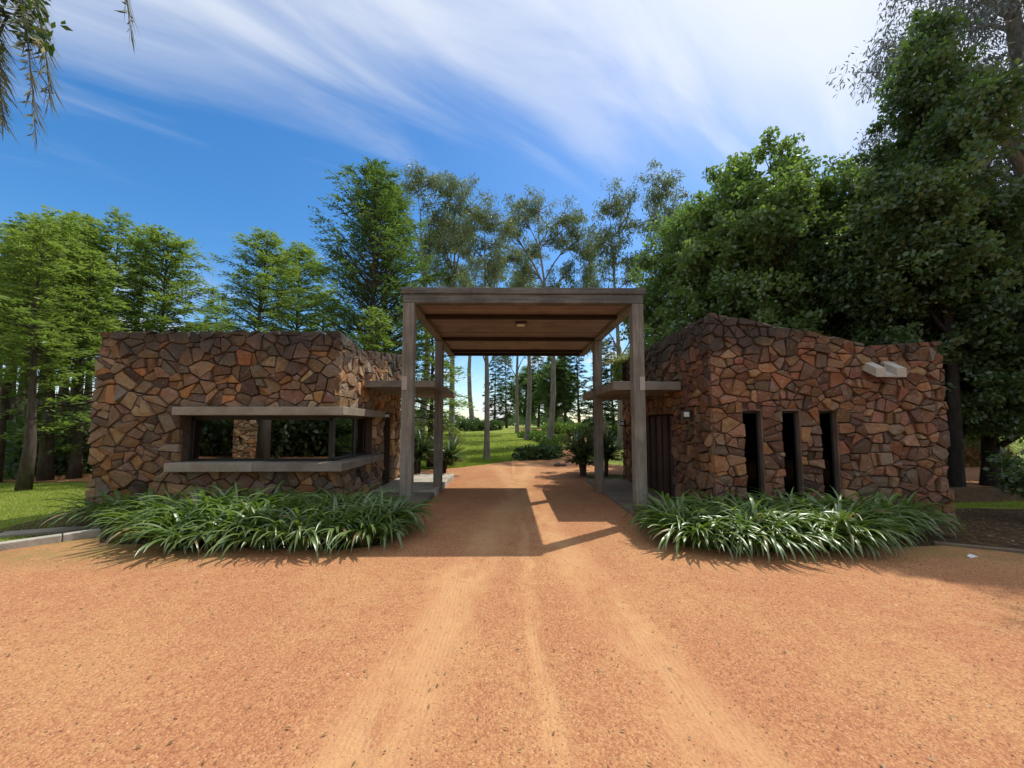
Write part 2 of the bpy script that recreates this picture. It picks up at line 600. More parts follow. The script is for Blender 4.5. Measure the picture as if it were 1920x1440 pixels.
class MB:
    """collects boxes, prisms and tubes into one mesh"""

    def __init__(self):
        self.V = []
        self.F = []

    def add(self, V, F):
        o = len(self.V)
        self.V += [tuple(v) for v in V]
        self.F += [tuple(i + o for i in f) for f in F]
        return self

    def box(self, x0, x1, y0, y1, z0, z1):
        return self.add([(x0, y0, z0), (x1, y0, z0), (x1, y1, z0), (x0, y1, z0), (x0, y0, z1), (x1, y0, z1), (x1, y1, z1), (x0, y1, z1)],
                        [(3, 2, 1, 0), (4, 5, 6, 7), (0, 1, 5, 4), (1, 2, 6, 5), (2, 3, 7, 6), (3, 0, 4, 7)])

    def prism(self, poly, axis, a, b):
        """poly in the two other axes, extruded along axis from a to b"""
        n = len(poly)

        def mk(p, c):
            q = list(p)
            q.insert(axis, c)
            return tuple(q)
        V = [mk(p, a) for p in poly] + [mk(p, b) for p in poly]
        F = [tuple(range(n - 1, -1, -1)), tuple(range(n, 2 * n))]
        F += [(i, (i + 1) % n, n + (i + 1) % n, n + i) for i in range(n)]
        return self.add(V, F)

    def tube(self, pts, rad, sides=8, cap=True):
        pts = [Vector(p) for p in pts]
        V = []
        F = []
        n = len(pts)
        ref = Vector((0.31, 0.95, 0.05)).normalized()
        for i, p in enumerate(pts):
            d = (pts[min(i + 1, n - 1)] - pts[max(i - 1, 0)])
            d = d.normalized() if d.length > 1e-9 else Vector((0, 0, 1))
            a = d.cross(ref)
            if a.length < 1e-3:
                a = d.cross(Vector((1, 0, 0)))
            a.normalize()
            b = d.cross(a)
            for k in range(sides):
                th = 2 * math.pi * k / sides
                V.append(p + (a * math.cos(th) + b * math.sin(th)) * rad[i])
        for i in range(n - 1):
            for k in range(sides):
                k2 = (k + 1) % sides
                F.append((i * sides + k, i * sides + k2, (i + 1) * sides + k2, (i + 1) * sides + k))
        if cap:
            F.append(tuple(range(sides - 1, -1, -1)))
            F.append(tuple((n - 1) * sides + k for k in range(sides)))
        return self.add(V, F)

    def build(self, name, mat, parent=None, origin=(0, 0, 0), smooth=False, bevel=0.0, fix=False, jit=0.0):
        o = Vector(origin)
        V = [Vector(v) - o for v in self.V]
        if jit:
            rr = random.Random(len(V))
            V = [v + Vector((rr.uniform(-jit, jit), rr.uniform(-jit, jit), rr.uniform(-jit, jit))) for v in V]
        me = pymesh(name, V, self.F, smooth)
        if fix or bevel:
            bm = bmesh.new()
            bm.from_mesh(me)
            bmesh.ops.recalc_face_normals(bm, faces=bm.faces)
            if bevel:
                bmesh.ops.bevel(bm, geom=list(bm.edges), offset=bevel, segments=2, profile=0.5, affect='EDGES', clamp_overlap=True)
            bm.to_mesh(me)
            bm.free()
        ob = link(name, me, mat, parent)
        if parent is None:
            ob.location = o
        return ob


def box_part(name, parent, org, b, mat, bevel=0.008):
    return MB().box(*b).build(name, mat, parent, org, bevel=bevel)


def smoothstep(a, b, x):
    t = np.clip((x - a) / (b - a), 0, 1)
    return t * t * (3 - 2 * t)


def terrain(x, y):
    """height of the land: level at the gate, a lawn that climbs gently behind it"""
    x = np.asarray(x, float)
    y = np.asarray(y, float)
    h = 1.30 * smoothstep(15.5, 44, y)
    h = h + 0.10 * smoothstep(16, 22, y) * np.sin(x * 0.23 + 0.6) * np.sin(y * 0.17)
    return h


# ---------------------------------------------------------------- ground, driveway, beds
def grid_mesh(name, xs, ys, off=0.0, fn=terrain):
    X, Y = np.meshgrid(xs, ys)
    Z = fn(X, Y) + off
    V = np.stack([X.ravel(), Y.ravel(), Z.ravel()], 1)
    nx, ny = len(xs), len(ys)
    F = [(j * nx + i, j * nx + i + 1, (j + 1) * nx + i + 1, (j + 1) * nx + i) for j in range(ny - 1) for i in range(nx - 1)]
    return pymesh(name, V, F, True)


xs = np.concatenate([[-1500, -600, -250, -120, -70], np.arange(-45, 46, 1.5), [70, 120, 250, 600, 1500]])
ys = np.concatenate([[-600, -200, -80, -40, -20], np.arange(-8, 60, 1.2), [75, 110, 180, 320, 700, 1500]])
tag(link('ground', grid_mesh('ground', xs, ys, -0.02), M['lawn']), 'green lawn and meadow land around the gatehouses', 'ground', kind='structure')


def wavy(p, q, n, amp, seed):
    rr = random.Random(seed)
    out = []
    for i in range(n + 1):
        t = i / n
        a = amp if 0 < i < n else 0
        out.append((p[0] + (q[0] - p[0]) * t + rr.uniform(-a, a), p[1] + (q[1] - p[1]) * t + rr.uniform(-a, a)))
    return out


def sheet(name, poly, z, mat):
    n = len(poly)
    vs_, _, fs, _, _, _ = delaunay_2d_cdt([Vector(p) for p in poly], [(i, (i + 1) % n) for i in range(n)], [list(range(n))], 1, 1e-5)
    F = []
    for f in fs:
        p = [vs_[i] for i in f]
        ar = sum(p[i].x * p[(i + 1) % len(p)].y - p[(i + 1) % len(p)].x * p[i].y for i in range(len(p)))
        F.append(tuple(f) if ar > 0 else tuple(f)[::-1])
    return link(name, pymesh(name, [(v.x, v.y, z) for v in vs_], F), mat)


# gravel forecourt, drive through the gate and the cross road behind the gatehouses
P = [(-60, -40), (60, -40), (60, 1.5)]
P += wavy((14, 3.6), (6.9, 5.1), 8, 0.05, 1) + wavy((6.2, 5.5), (2.45, 5.6), 6, 0.08, 2)
P += [(2.45, 10.9), (2.6, 12.9)] + wavy((4.5, 13.3), (7.5, 11.3), 4, 0.05, 21) + wavy((9, 10.6), (40, 10.2), 10, 0.12, 3)
P += wavy((40, 15.6), (5.5, 15.3), 12, 0.15, 4) + [(4.0, 17.0), (3.7, 19.5), (4.0, 22.5)]
P += [(2.55, 22.3), (1.5, 20.0), (0.4, 18.2)] + wavy((-1.0, 16.4), (-2.6, 15.0), 4, 0.08, 5) + wavy((-3.6, 14.6), (-16, 13.8), 6, 0.15, 6)
P += wavy((-16, 11.9), (-3.4, 12.1), 6, 0.1, 7) + [(-1.8, 11.9), (-1.8, 5.6)]
P += wavy((-2.3, 5.4), (-5.9, 5.75), 8, 0.06, 8) + [(-6.25, 6.1), (-6.5, 5.82), (-6.96, 5.33), (-8.0, 4.73), (-9.8, 3.88), (-12, 2.88), (-14, 2.0), (-60, -6)]
drive = sheet('driveway', P, 0.0, M['gravel'])
bmd = bmesh.new()
bmd.from_mesh(drive.data)
for v in bmd.verts:
    v.co.z = max(0.0, float(terrain(v.co.x, v.co.y)) - 0.0) + (0.02 if v.co.y > 16 else 0)
bmd.to_mesh(drive.data)
bmd.free()
tag(drive, 'orange red gravel drive running through the gate', 'driveway', kind='structure')

# winding path that climbs the lawn
pp = [(3.3, 22.2), (3.9, 25), (5.2, 28), (5.6, 31), (4.2, 35), (2.6, 40), (2.0, 48)]
V = []
for i, (x, y) in enumerate(pp):
    a = Vector(pp[min(i + 1, len(pp) - 1)]) - Vector(pp[max(i - 1, 0)])
    n = Vector((-a.y, a.x)).normalized()
    w = 0.75 + 0.02 * y
    for s in (1, -1):
        q = Vector((x, y)) + n * w * s
        V.append((q.x, q.y, float(terrain(q.x, q.y)) + 0.03))
tag(link('path', pymesh('path', V, [(2 * i, 2 * i + 2, 2 * i + 3, 2 * i + 1) for i in range(len(pp) - 1)]), M['gravel']),
    'narrow red gravel path winding up the lawn', 'path', kind='structure')

soilL = [(-8.6, 7.6), (-8.3, 6.3), (-7.2, 6.1), (-6.2, 5.7), (-5.2, 5.45), (-3.2, 5.2), (-1.75, 5.25), (-1.75, 6.6), (-3.2, 7.6)]
tag(sheet('soil_bed', soilL, -0.006, M['soil']), 'dark soil of the planting bed under the wide window', 'soil', kind='structure')
soilR = [(2.4, 5.2), (5.0, 5.05), (6.2, 5.45), (7.4, 5.0), (14.5, 3.3), (18, 6.8), (11.5, 7.7), (9.3, 8.0), (7.6, 9.5), (3.7, 7.6), (2.4, 6.8)]
tag(sheet('soil_bed', soilR, -0.008, M['soil']), 'dark soil under the slot windows and the right hand trees', 'soil', kind='structure')


# kerbs
def kerb(name, pts, w, z0, z1, label, mat='kerb'):
    mb = MB()
    for i in range(len(pts) - 1):
        a, b = Vector(pts[i]), Vector(pts[i + 1])
        d = (b - a).normalized()
        n = Vector((-d.y, d.x)) * w / 2
        a2, b2 = a + d * 0.006, b - d * 0.006
        q = [a2 - n, b2 - n, b2 + n, a2 + n]
        mb.add([(p.x, p.y, z0) for p in q] + [(p.x, p.y, z1) for p in q],
               [(3, 2, 1, 0), (4, 5, 6, 7), (0, 1, 5, 4), (1, 2, 6, 5), (2, 3, 7, 6), (3, 0, 4, 7)])
    return tag(mb.build(name, M[mat], bevel=0.012), label, 'kerb', kind='structure')


kerb('kerb', [(-12.0, 2.9), (-9.8, 3.9), (-8.0, 4.75), (-7.0, 5.35), (-6.55, 5.85), (-6.3, 6.15)], 0.14, -0.05, 0.10, 'pale concrete kerb along the left lawn')
kerb('kerb', [(6.1, 5.58), (7.0, 5.14), (9.0, 4.5), (13.5, 3.4)], 0.06, -0.05, 0.035, 'thin low kerb edging the soil at the right', 'kerb_dark')
st = MB()
st.prism([(-7.75, 6.02), (-7.0, 6.3), (-6.75, 6.62), (-7.3, 6.5), (-7.9, 6.25)], 2, -0.02, 0.035)
tag(st.build('paving_slab', M['concrete'], bevel=0.008), 'thin grey slab lying in the grass beside the left kerb', 'paving slab')

# raised walkways beside the drive, under the canopy
tag(MB().box(-3.2, -1.70, 9.3, 12.4, -0.05, 0.16).build('walkway', M['kerb'], bevel=0.015), 'pale concrete walkway at the left door', 'pavement', kind='structure')
tag(MB().box(-3.2, -1.74, 8.5, 9.296, -0.05, 0.105).build('walkway_step', M['concrete_dark'], bevel=0.015), 'middle concrete step of the left walkway', 'pavement', kind='structure')
tag(MB().box(-3.2, -1.78, 7.0, 8.496, -0.05, 0.06).build('walkway_step', M['concrete_dark'], bevel=0.015), 'lowest concrete step of the left walkway', 'pavement', kind='structure')
tag(MB().box(2.36, 3.60, 7.0, 11.9, -0.05, 0.05).build('walkway', M['concrete_dark'], bevel=0.015), 'grey concrete walkway at the right door', 'pavement', kind='structure')

# ---------------------------------------------------------------- stone walls
PAL_L = [((0.200, 0.150, 0.108), 5), ((0.160, 0.125, 0.100), 5), ((0.225, 0.160, 0.098), 4), ((0.250, 0.155, 0.075), 2), ((0.155, 0.145, 0.128), 3),
         ((0.190, 0.132, 0.108), 3), ((0.27, 0.150, 0.075), 0.7), ((0.105, 0.085, 0.075), 3), ((0.27, 0.22, 0.158), 2)]
PAL_R = [((0.190, 0.128, 0.094), 4), ((0.160, 0.108, 0.086), 5), ((0.210, 0.130, 0.078), 3.5), ((0.225, 0.135, 0.075), 1.5), ((0.155, 0.128, 0.108), 3),
         ((0.185, 0.108, 0.090), 3.5), ((0.205, 0.105, 0.070), 1.2), ((0.105, 0.075, 0.064), 4), ((0.26, 0.195, 0.13), 2)]

PAL_L_SUNLIT = [(tuple(x * 1.45 for x in c), w_) for c, w_ in PAL_L]  # left side wall: sunlight put into the stone colour by lightening the palette


def clip(poly, a, b, c):
    """keep a*u+b*v <= c"""
    out = []
    n = len(poly)
    for i in range(n):
        p, q = poly[i], poly[(i + 1) % n]
        dp = a * p[0] + b * p[1] - c
        dq = a * q[0] + b * q[1] - c
        if dp <= 0:
            out.append(p)
        if (dp < 0 < dq) or (dq < 0 < dp):
            t = dp / (dp - dq)
            out.append((p[0] + (q[0] - p[0]) * t, p[1] + (q[1] - p[1]) * t))
    return out


def rubble(L, top, holes, su, sv, seed, jitter=0.42, split=(0.7, 2.2), slant=0.5):
    """irregular stone polygons filling 0..L by 0..top(u) (piecewise linear list), minus rectangular holes"""
    rr = random.Random(seed)
    asp = su / sv
    zmax = max(p[1] for p in top)
    seeds = []
    rows = int(zmax / sv) + 2
    cols = int(L / su) + 2
    for j in range(-1, rows):
        for i in range(-1, cols):
            u = (i + 0.5 + (0.5 if j % 2 else 0) + rr.uniform(-jitter, jitter)) * su
            v = (j + 0.5 + rr.uniform(-jitter, jitter)) * sv
            seeds.append((u, v, rr.choice((0, 0.05, 0.25, 0.5, -0.15, -0.25)) * su * su))
            if rr.random() < 0.30:      # small filler stone
                seeds.append((u + rr.uniform(-.6, .6) * su, v + rr.uniform(-.6, .6) * sv, -0.05 * su * su))

    def topat(u):
        for (a, za), (b, zb) in zip(top, top[1:]):
            if u <= b or (b, zb) == top[-1]:
                return a, za, b, zb
    keep = []
    for s in seeds:
        if any(h[0] < s[0] < h[1] and h[2] < s[1] < h[3] for h in holes):
            continue
        keep.append(s)
    A = np.array(keep)
    cells = []
    for k, (u, v, w) in enumerate(keep):
        if u < -0.3 * su or u > L + 0.3 * su or v < -0.3 * sv:
            continue
        d = np.hypot(A[:, 0] - u, (A[:, 1] - v) * asp)
        near = np.argsort(d)[1:26]
        poly = [(u - 1.6 * su, v - 1.6 * sv), (u + 1.6 * su, v - 1.6 * sv), (u + 1.6 * su, v + 1.6 * sv), (u - 1.6 * su, v + 1.6 * sv)]
        for q in near:
            u2, v2, w2 = A[q]
            # power diagram half plane in stretched space
            a = 2 * (u2 - u)
            b = 2 * (v2 - v) * asp * asp
            c = (u2 * u2 + v2 * v2 * asp * asp - w2) - (u * u + v * v * asp * asp - w)
            poly = clip(poly, a, b, c)
            if len(poly) < 3:
                break
        if len(poly) < 3:
            continue
        poly = clip(poly, -1, 0, 0)
        if len(poly) >= 3:
            poly = clip(poly, 1, 0, L)
        if len(poly) >= 3:
            poly = clip(poly, 0, -1, 0)
        if len(poly) < 3:
            continue
        cu = sum(p[0] for p in poly) / len(poly)
        a, za, b, zb = topat(min(max(cu, 0), L))
        m = (zb - za) / (b - a)
        poly = clip(poly, -m, 1, za - m * a)
        for h in holes:
            if len(poly) < 3:
                break
            if max(p[0] for p in poly) <= h[0] or min(p[0] for p in poly) >= h[1] or max(p[1] for p in poly) <= h[2] or min(p[1] for p in poly) >= h[3]:
                continue
            opt = [(h[0] - u, (1, 0, h[0])), (u - h[1], (-1, 0, -h[1])), ((h[2] - v) * asp, (0, 1, h[2])), ((v - h[3]) * asp, (0, -1, -h[3]))]
            poly = clip(poly, *max(opt, key=lambda t: t[0])[1])
        if len(poly) < 3:
            continue
        area = 0.5 * abs(sum(poly[i][0] * poly[(i + 1) % len(poly)][1] - poly[(i + 1) % len(poly)][0] * poly[i][1] for i in range(len(poly))))
        if area < 0.0016:
            continue
        cells.append((area, poly))
    # hewn look: the bigger cells are cleft by slanting lines
    out = []
    while cells:
        area, poly = cells.pop()
        if area > su * sv * rr.uniform(*split) and len(out) < 900:
            cu = sum(p[0] for p in poly) / len(poly) + rr.uniform(-.16, .16) * su
            cv = sum(p[1] for p in poly) / len(poly) + rr.uniform(-.16, .16) * sv
            w_ = max(p[0] for p in poly) - min(p[0] for p in poly)
            h_ = max(p[1] for p in poly) - min(p[1] for p in poly)
            th = (0 if w_ > h_ * 1.15 else math.pi / 2) + rr.gauss(0, slant)
            a_, b_ = math.cos(th), math.sin(th)
            c_ = a_ * cu + b_ * cv
            for q in (clip(poly, a_, b_, c_), clip(poly, -a_, -b_, -c_)):
                if len(q) >= 3:
                    ar = 0.5 * abs(sum(q[i][0] * q[(i + 1) % len(q)][1] - q[(i + 1) % len(q)][0] * q[i][1] for i in range(len(q))))
                    if ar > 0.0016:
                        cells.append((ar, q))
        else:
            out.append((area, poly))
    return out


def ccw(poly):
    s = sum(poly[i][0] * poly[(i + 1) % len(poly)][1] - poly[(i + 1) % len(poly)][0] * poly[i][1] for i in range(len(poly)))
    return poly if s > 0 else poly[::-1]


def stone_geo(poly, rr, gap, ulen):
    """one hewn stone: cut corners, sloping sides, an uneven face. local coords (u, v, n)"""
    poly = ccw(poly)
    # merge near-duplicate corners
    q = []
    for p in poly:
        if not q or math.hypot(p[0] - q[-1][0], p[1] - q[-1][1]) > 0.025:
            q.append(p)
    if len(q) > 3 and math.hypot(q[0][0] - q[-1][0], q[0][1] - q[-1][1]) < 0.025:
        q.pop()
    poly = q if len(q) >= 3 else poly
    n = len(poly)
    cu = sum(p[0] for p in poly) / n
    cv = sum(p[1] for p in poly) / n
    rad = sum(math.hypot(p[0] - cu, p[1] - cv) for p in poly) / n
    sh = max(0.4, 1 - gap / max(rad, 0.02))
    ring = []
    for i, p in enumerate(poly):
        a, b = poly[i - 1], poly[(i + 1) % n]
        c1, c2 = rr.uniform(0.04, 0.18), rr.uniform(0.04, 0.18)
        if rr.random() < 0.5:
            ring.append((p[0] + (a[0] + b[0] - 2 * p[0]) * c1 * .2, p[1] + (a[1] + b[1] - 2 * p[1]) * c1 * .2))
            continue
        ring.append((p[0] + (a[0] - p[0]) * c1, p[1] + (a[1] - p[1]) * c1))
        ring.append((p[0] + (b[0] - p[0]) * c2, p[1] + (b[1] - p[1]) * c2))
    ring = [(cu + (x - cu) * sh + rr.uniform(-.005, .005), cv + (y - cv) * sh + rr.uniform(-.005, .005)) for x, y in ring]
    k = len(ring)
    h = rr.uniform(0.015, 0.070)
    tu, tv = rr.gauss(0, .13), rr.gauss(0, .13)
    if min(p[0] for p in poly) < 0.02 or max(p[0] for p in poly) > ulen - 0.02:      # dressed corner stones
        h, tu = rr.uniform(0.03, 0.045), 0.0
    ins = max(0.6, 1 - rr.uniform(0.006, 0.020) / max(rad, 0.03))
    V = [(x, y, -0.05) for x, y in ring]
    for x, y in ring:
        x2, y2 = cu + (x - cu) * ins, cv + (y - cv) * ins
        V.append((x2, y2, h + tu * (x2 - cu) + tv * (y2 - cv) + rr.uniform(-.005, .005)))
    oc, od = rr.uniform(-.18, .18) * rad, rr.uniform(-.18, .18) * rad
    for x, y in ring:
        f_ = ins * rr.uniform(.45, .68)
        x2, y2 = cu + oc + (x - cu) * f_, cv + od + (y - cv) * f_
        V.append((x2, y2, h + tu * (x2 - cu) + tv * (y2 - cv) + rr.uniform(-.004, .014)))
    V.append((cu + oc, cv + od, h + rr.uniform(-0.004, 0.018)))
    F = [(i, (i + 1) % k, k + (i + 1) % k, k + i) for i in range(k)]
    F += [(k + i, k + (i + 1) % k, 2 * k + (i + 1) % k, 2 * k + i) for i in range(k)]
    F += [(2 * k + i, 2 * k + (i + 1) % k, 3 * k) for i in range(k)]
    return V, F


def pick(pal, rr):
    t = rr.uniform(0, sum(w for _, w in pal))
    for c, w in pal:
        t -= w
        if t <= 0:
            break
    f = rr.uniform(0.62, 1.42)
    return tuple(min(1, x * f * k_ * rr.uniform(0.94, 1.06)) for x, k_ in zip(c, (1.20, 1.10, 0.99)))


def lay_stones(parent, org, base, eu, en, cells, pal, seed, gap, maxn):
    """stones as objects of their own (the largest), the rest as one part"""
    rr = random.Random(seed)
    eu, en, ez = Vector(eu), Vector(en), Vector((0, 0, 1))
    base = Vector(base) - Vector(org)
    flip = eu.cross(ez).dot(en) < 0
    cells = sorted(cells, key=lambda c: -c[0])
    rest = []
    ulen = max(max(p[0] for p in c[1]) for c in cells)
    for idx, (area, poly) in enumerate(cells):
        Vl, F = stone_geo(poly, rr, gap, ulen)
        W = [base + eu * u + ez * v + en * n for u, v, n in Vl]
        if flip:
            F = [f[::-1] for f in F]
        col = pick(pal, rr)
        if idx < maxn:
            me = pymesh('stone', W, F)
            a = me.attributes.new('tint', 'FLOAT_COLOR', 'POINT')
            a.data.foreach_set('color', list((*col, 1)) * len(W))
            link('stone', me, M['stone'], parent)
        else:
            rest.append((W, F, col))
    if rest:
        V, FF, C = [], [], []
        for W, F, col in rest:
            o = len(V)
            V += W
            FF += [tuple(i + o for i in f) for f in F]
            C += list((*col, 1)) * len(W)
        me = pymesh('small_stones', V, FF)
        a = me.attributes.new('tint', 'FLOAT_COLOR', 'POINT')
        a.data.foreach_set('color', C)
        tag(link('small_stones', me, M['stone'], parent), kind='stuff')


# ---- left gatehouse
YF = 7.4
LO = (-5.5, 9.5, 0)
lh = tag(empty('stone_gatehouse', LO), 'rubble stone gatehouse with a wide corner window between two concrete ledges', 'gatehouse', 'stone gatehouses beside the drive')
topF = [(0, 3.50), (4.70, 3.52)]
topS = [(0, 3.52), (1.0, 3.36), (4.35, 3.86)]
w = MB()
w.box(-7.84, -6.19, YF + .01, YF + .32, -0.1, 3.46).box(-6.19, -3.27, YF + .01, YF + .32, -0.1, 0.93).box(-6.19, -3.27, YF + .01, YF + .32, 1.97, 3.46)
wallLF = w.build('front_wall', M['mortar'], lh, LO)
w = MB()
w.prism([(7.73, -0.1), (9.32, -0.1), (9.32, 0.93), (7.73, 0.93)], 0, -3.57, -3.27)
w.prism([(7.73, 1.97), (9.32, 1.97), (9.32, 3.42), (8.36, 3.30), (7.73, 3.42)], 0, -3.57, -3.27)
w.prism([(9.32, -0.1), (10.05, -0.1), (10.05, 3.56), (9.32, 3.42)], 0, -3.57, -3.27)
w.prism([(10.05, 2.02), (10.75, 2.02), (10.75, 3.66), (10.05, 3.56)], 0, -3.57, -3.27)
w.prism([(10.75, -0.1), (11.70, -0.1), (11.70, 3.80), (10.75, 3.66)], 0, -3.57, -3.27)
wallLS = w.build('side_wall', M['mortar'], lh, LO, fix=True)
w = MB()
w.prism([(-7.84, YF + .325), (-7.50, YF + .325), (-5.70, 11.4), (-6.04, 11.4)], 2, -0.1, 3.44)
w.box(-6.04, -3.575, 11.405, 11.70, -0.1, 3.5)
w.build('rear_wall', M['mortar'], lh, LO, fix=True)
FPL = [(-7.48, YF + .33), (-3.58, YF + .33), (-3.58, 11.4), (-5.69, 11.4)]
MB().prism(FPL, 2, 2.75, 2.95).build('roof', M['concrete_dark'], lh, LO, fix=True)
MB().prism(FPL, 2, -0.03, 0.02).build('floor', M['concrete_dark'], lh, LO, fix=True)
lay_stones(wallLF, LO, (-7.9, YF, 0), (1, 0, 0), (0, -1, 0), rubble(4.68, topF, [(1.71, 4.9, 0.90, 1.98)], 0.305, 0.215, 3, 0.55, (0.5, 2.1), 0.6), PAL_L, 31, 0.006, 220)
lay_stones(wallLS, LO, (-3.26, 7.36, 0), (0, 1, 0), (1, 0, 0), rubble(4.35, topS, [(-.2, 1.96, 0.90, 1.98), (2.69, 3.39, -.1, 2.02)], 0.34, 0.25, 4, 0.5, (0.55, 1.8), 0.5), PAL_L_SUNLIT, 32, 0.008, 80)
# ledges wrapping the corner window (each is one L-shaped slab)
for nm, z0, z1, ov, xl in (('window_sill', 0.845, 1.0, 0.05, -6.29), ('window_lintel', 1.885, 2.04, 0.06, -6.21)):
    Lp = [(xl, YF - .24), (-3.05, YF - .24), (-3.05, 9.58), (-3.62, 9.58), (-3.62, YF + .36), (xl, YF + .36)]
    if nm == 'window_sill':
        Lq = [(-4.688, YF - .236), (-3.05, YF - .236), (-3.05, 9.58), (-3.62, 9.58), (-3.62, YF + .36), (-4.688, YF + .36)]
        MB().prism(Lq, 2, z0, z1 - .004).build(nm, M['concrete_aged'], lh, LO, bevel=0.01, fix=True)
        MB().box(xl, -4.692, YF - .24, YF + .36, z0 - .003, z1).build(nm, M['concrete'], lh, LO, bevel=0.01)
    else:
        MB().prism(Lp, 2, z0, z1).build(nm, M['concrete'], lh, LO, bevel=0.01, fix=True)
# window: frames and panes
win = MB()
g = YF + .22
win.box(-6.18, -3.44, g - .03, g + .03, 1.001, 1.05).box(-6.18, -3.44, g - .03, g + .03, 1.80, 1.884)
win.box(-6.18, -6.135, g - .03, g + .03, 1.05, 1.84)
win.box(-3.50, -3.42, g - .03, g + .07, 1.05, 1.84)
win.box(-3.475, -3.415, g + .03, 9.30, 1.002, 1.05).box(-3.475, -3.415, g + .03, 9.30, 1.84, 1.883)
win.box(-3.475, -3.415, 8.62, 8.70, 1.05, 1.84).box(-3.475, -3.415, 9.22, 9.30, 1.05, 1.84)
wf = win.build('window_frame', M['metal'], lh, LO)
MB().box(-6.135, -3.50, g - .006, g + .006, 1.05, 1.84).build('pane', M['glass'], wf, LO)
MB().box(-3.45, -3.438, g + .07, 8.62, 1.05, 1.84).build('pane', M['glass'], wf, LO)
MB().box(-3.45, -3.438, 8.70, 9.22, 1.05, 1.84).build('pane', M['glass'], wf, LO)
d = MB().box(-3.47, -3.42, 10.06, 10.74, 0.06, 2.0).build('door', M['door_wood'], lh, LO)
MB().box(-3.42, -3.37, 10.62, 10.66, 0.95, 1.12).build('handle', M['metal'], d, LO)
box_part('awning_slab', lh, LO, (-3.18, -1.62, 8.5, 11.95, 2.54, 2.69), M['concrete_dark'], 0.012)

# ---- right gatehouse (a little nearer to the drive mouth than the left one)
RO = (5.7, 9.1, 0)
rh = tag(empty('stone_gatehouse', RO), 'rubble stone gatehouse with three tall slot windows and a sloping parapet', 'gatehouse', 'stone gatehouses beside the drive')
YG = 6.80
XL, XR = 3.62, 7.85
slots = [(4.19, 4.50), (4.88, 5.18), (5.575, 5.845)]
ZS0, ZS1 = 0.35, 1.948
topR = [(0, 3.71), (0.20, 3.70), (3.01, 3.145), (4.23, 3.22)]
w = MB()


def tz(x):
    return 3.70 - (x - XL - .20) * 0.1975 - 0.06


w.prism([(XL + .04, -.1), (4.19, -.1), (4.19, tz(4.19)), (XL + .22, 3.64), (XL + .04, 3.65)], 1, YG + .01, YG + .30)
for a, b in ((4.50, 4.88), (5.18, 5.575)):
    w.prism([(a, -.1), (b, -.1), (b, ZS1), (a, ZS1)], 1, YG + .01, YG + .30)
for a, b in slots:
    w.prism([(a, -.1), (b, -.1), (b, ZS0), (a, ZS0)], 1, YG + .01, YG + .30)
w.prism([(4.19, ZS1), (5.845, ZS1), (5.845, tz(5.845)), (4.19, tz(4.19))], 1, YG + .01, YG + .30)
w.prism([(5.845, -.1), (7.80, -.1), (7.80, 3.16), (6.63, 3.085), (5.845, tz(5.845))], 1, YG + .01, YG + .30)
wallRF = w.build('front_wall', M['mortar'], rh, RO, fix=True)
w = MB()
DY0, DY1 = 8.46, 10.95
w.box(XL + .05, XL + .33, YG + .305, DY0, -.1, 3.65).box(XL + .05, XL + .33, DY0, DY1, ZS1, 3.65).box(XL + .05, XL + .33, DY1, 12.15, -.1, 3.65)
wallRS = w.build('side_wall', M['mortar'], rh, RO)
w = MB()
w.box(7.52, 7.80, YG + .305, 11.83, -.1, 3.12).box(XL + .335, 7.80, 11.84, 12.15, -.1, 3.12)
wallRB = w.build('rear_wall', M['mortar'], rh, RO)
MB().box(XL + .34, 7.51, YG + .31, 11.83, 2.65, 2.85).build('roof', M['concrete_dark'], rh, RO)
MB().box(XL + .34, 7.51, YG + .31, 11.83, -0.03, 0.02).build('floor', M['concrete_dark'], rh, RO)
hR = [(a - XL, b - XL, ZS0, ZS1) for a, b in slots]
lay_stones(wallRF, RO, (XL, YG, 0), (1, 0, 0), (0, -1, 0), rubble(4.23, topR, hR, 0.285, 0.195, 13, 0.44, (0.45, 1.6), 0.18), PAL_R, 41, 0.0045, 230)
lay_stones(wallRS, RO, (XL + .04, YG - .03, 0), (0, 1, 0), (-1, 0, 0), rubble(5.38, [(0, 3.71), (5.38, 3.69)], [(DY0 - YG + .03, DY1 - YG + .03, -.1, ZS1)], 0.32, 0.215, 14, 0.44, (0.5, 1.6), 0.2), PAL_R, 42, 0.007, 70)
# slot windows
for a, b in slots:
    f = MB()
    gy = YG + .08
    f.box(a + .004, a + .032, gy - .02, gy + .02, ZS0, 1.944).box(b - .032, b - .004, gy - .02, gy + .02, ZS0, 1.944)
    f.box(a + .032, b - .032, gy - .02, gy + .02, ZS0, ZS0 + .03).box(a + .032, b - .032, gy - .02, gy + .02, 1.914, 1.944)
    ff = f.build('window', M['metal'], rh, RO)
    MB().box(a + .032, b - .032, gy - .005, gy + .005, ZS0 + .03, 1.914).build('pane', M['glass_dark'], ff, RO)
    MB().box(a - .05, b + .05, YG - .018, YG + .28, 1.95, 1.988).build('window_lintel', M['lintel'], ff, RO, bevel=0.006)
    MB().box(b - .002, b + .020, YG - .03, YG + .26, .33, 1.948).build('window_jamb', M['lintel'], ff, RO, bevel=0.004)
# double door of upright boards, deep in the side wall
dd = MB().box(XL + .25, XL + .28, DY0 + .01, DY1 - .01, 0.05, 1.94).build('door', M['joist'], rh, RO)
yy = DY0 + .04
k = 0
while yy < DY1 - .12:
    ww = 0.15
    MB().box(XL + .20 - 0.03 * (k % 2), XL + .248, yy, yy + ww, 0.06, 1.93).build('door_board', M['door_wood'], dd, RO, bevel=0.005)
    yy += ww + 0.05
    k += 1
box_part('awning_slab', rh, RO, (2.17, 3.59, 7.87, 11.15, 2.425, 2.60), M['concrete_dark'], 0.012)
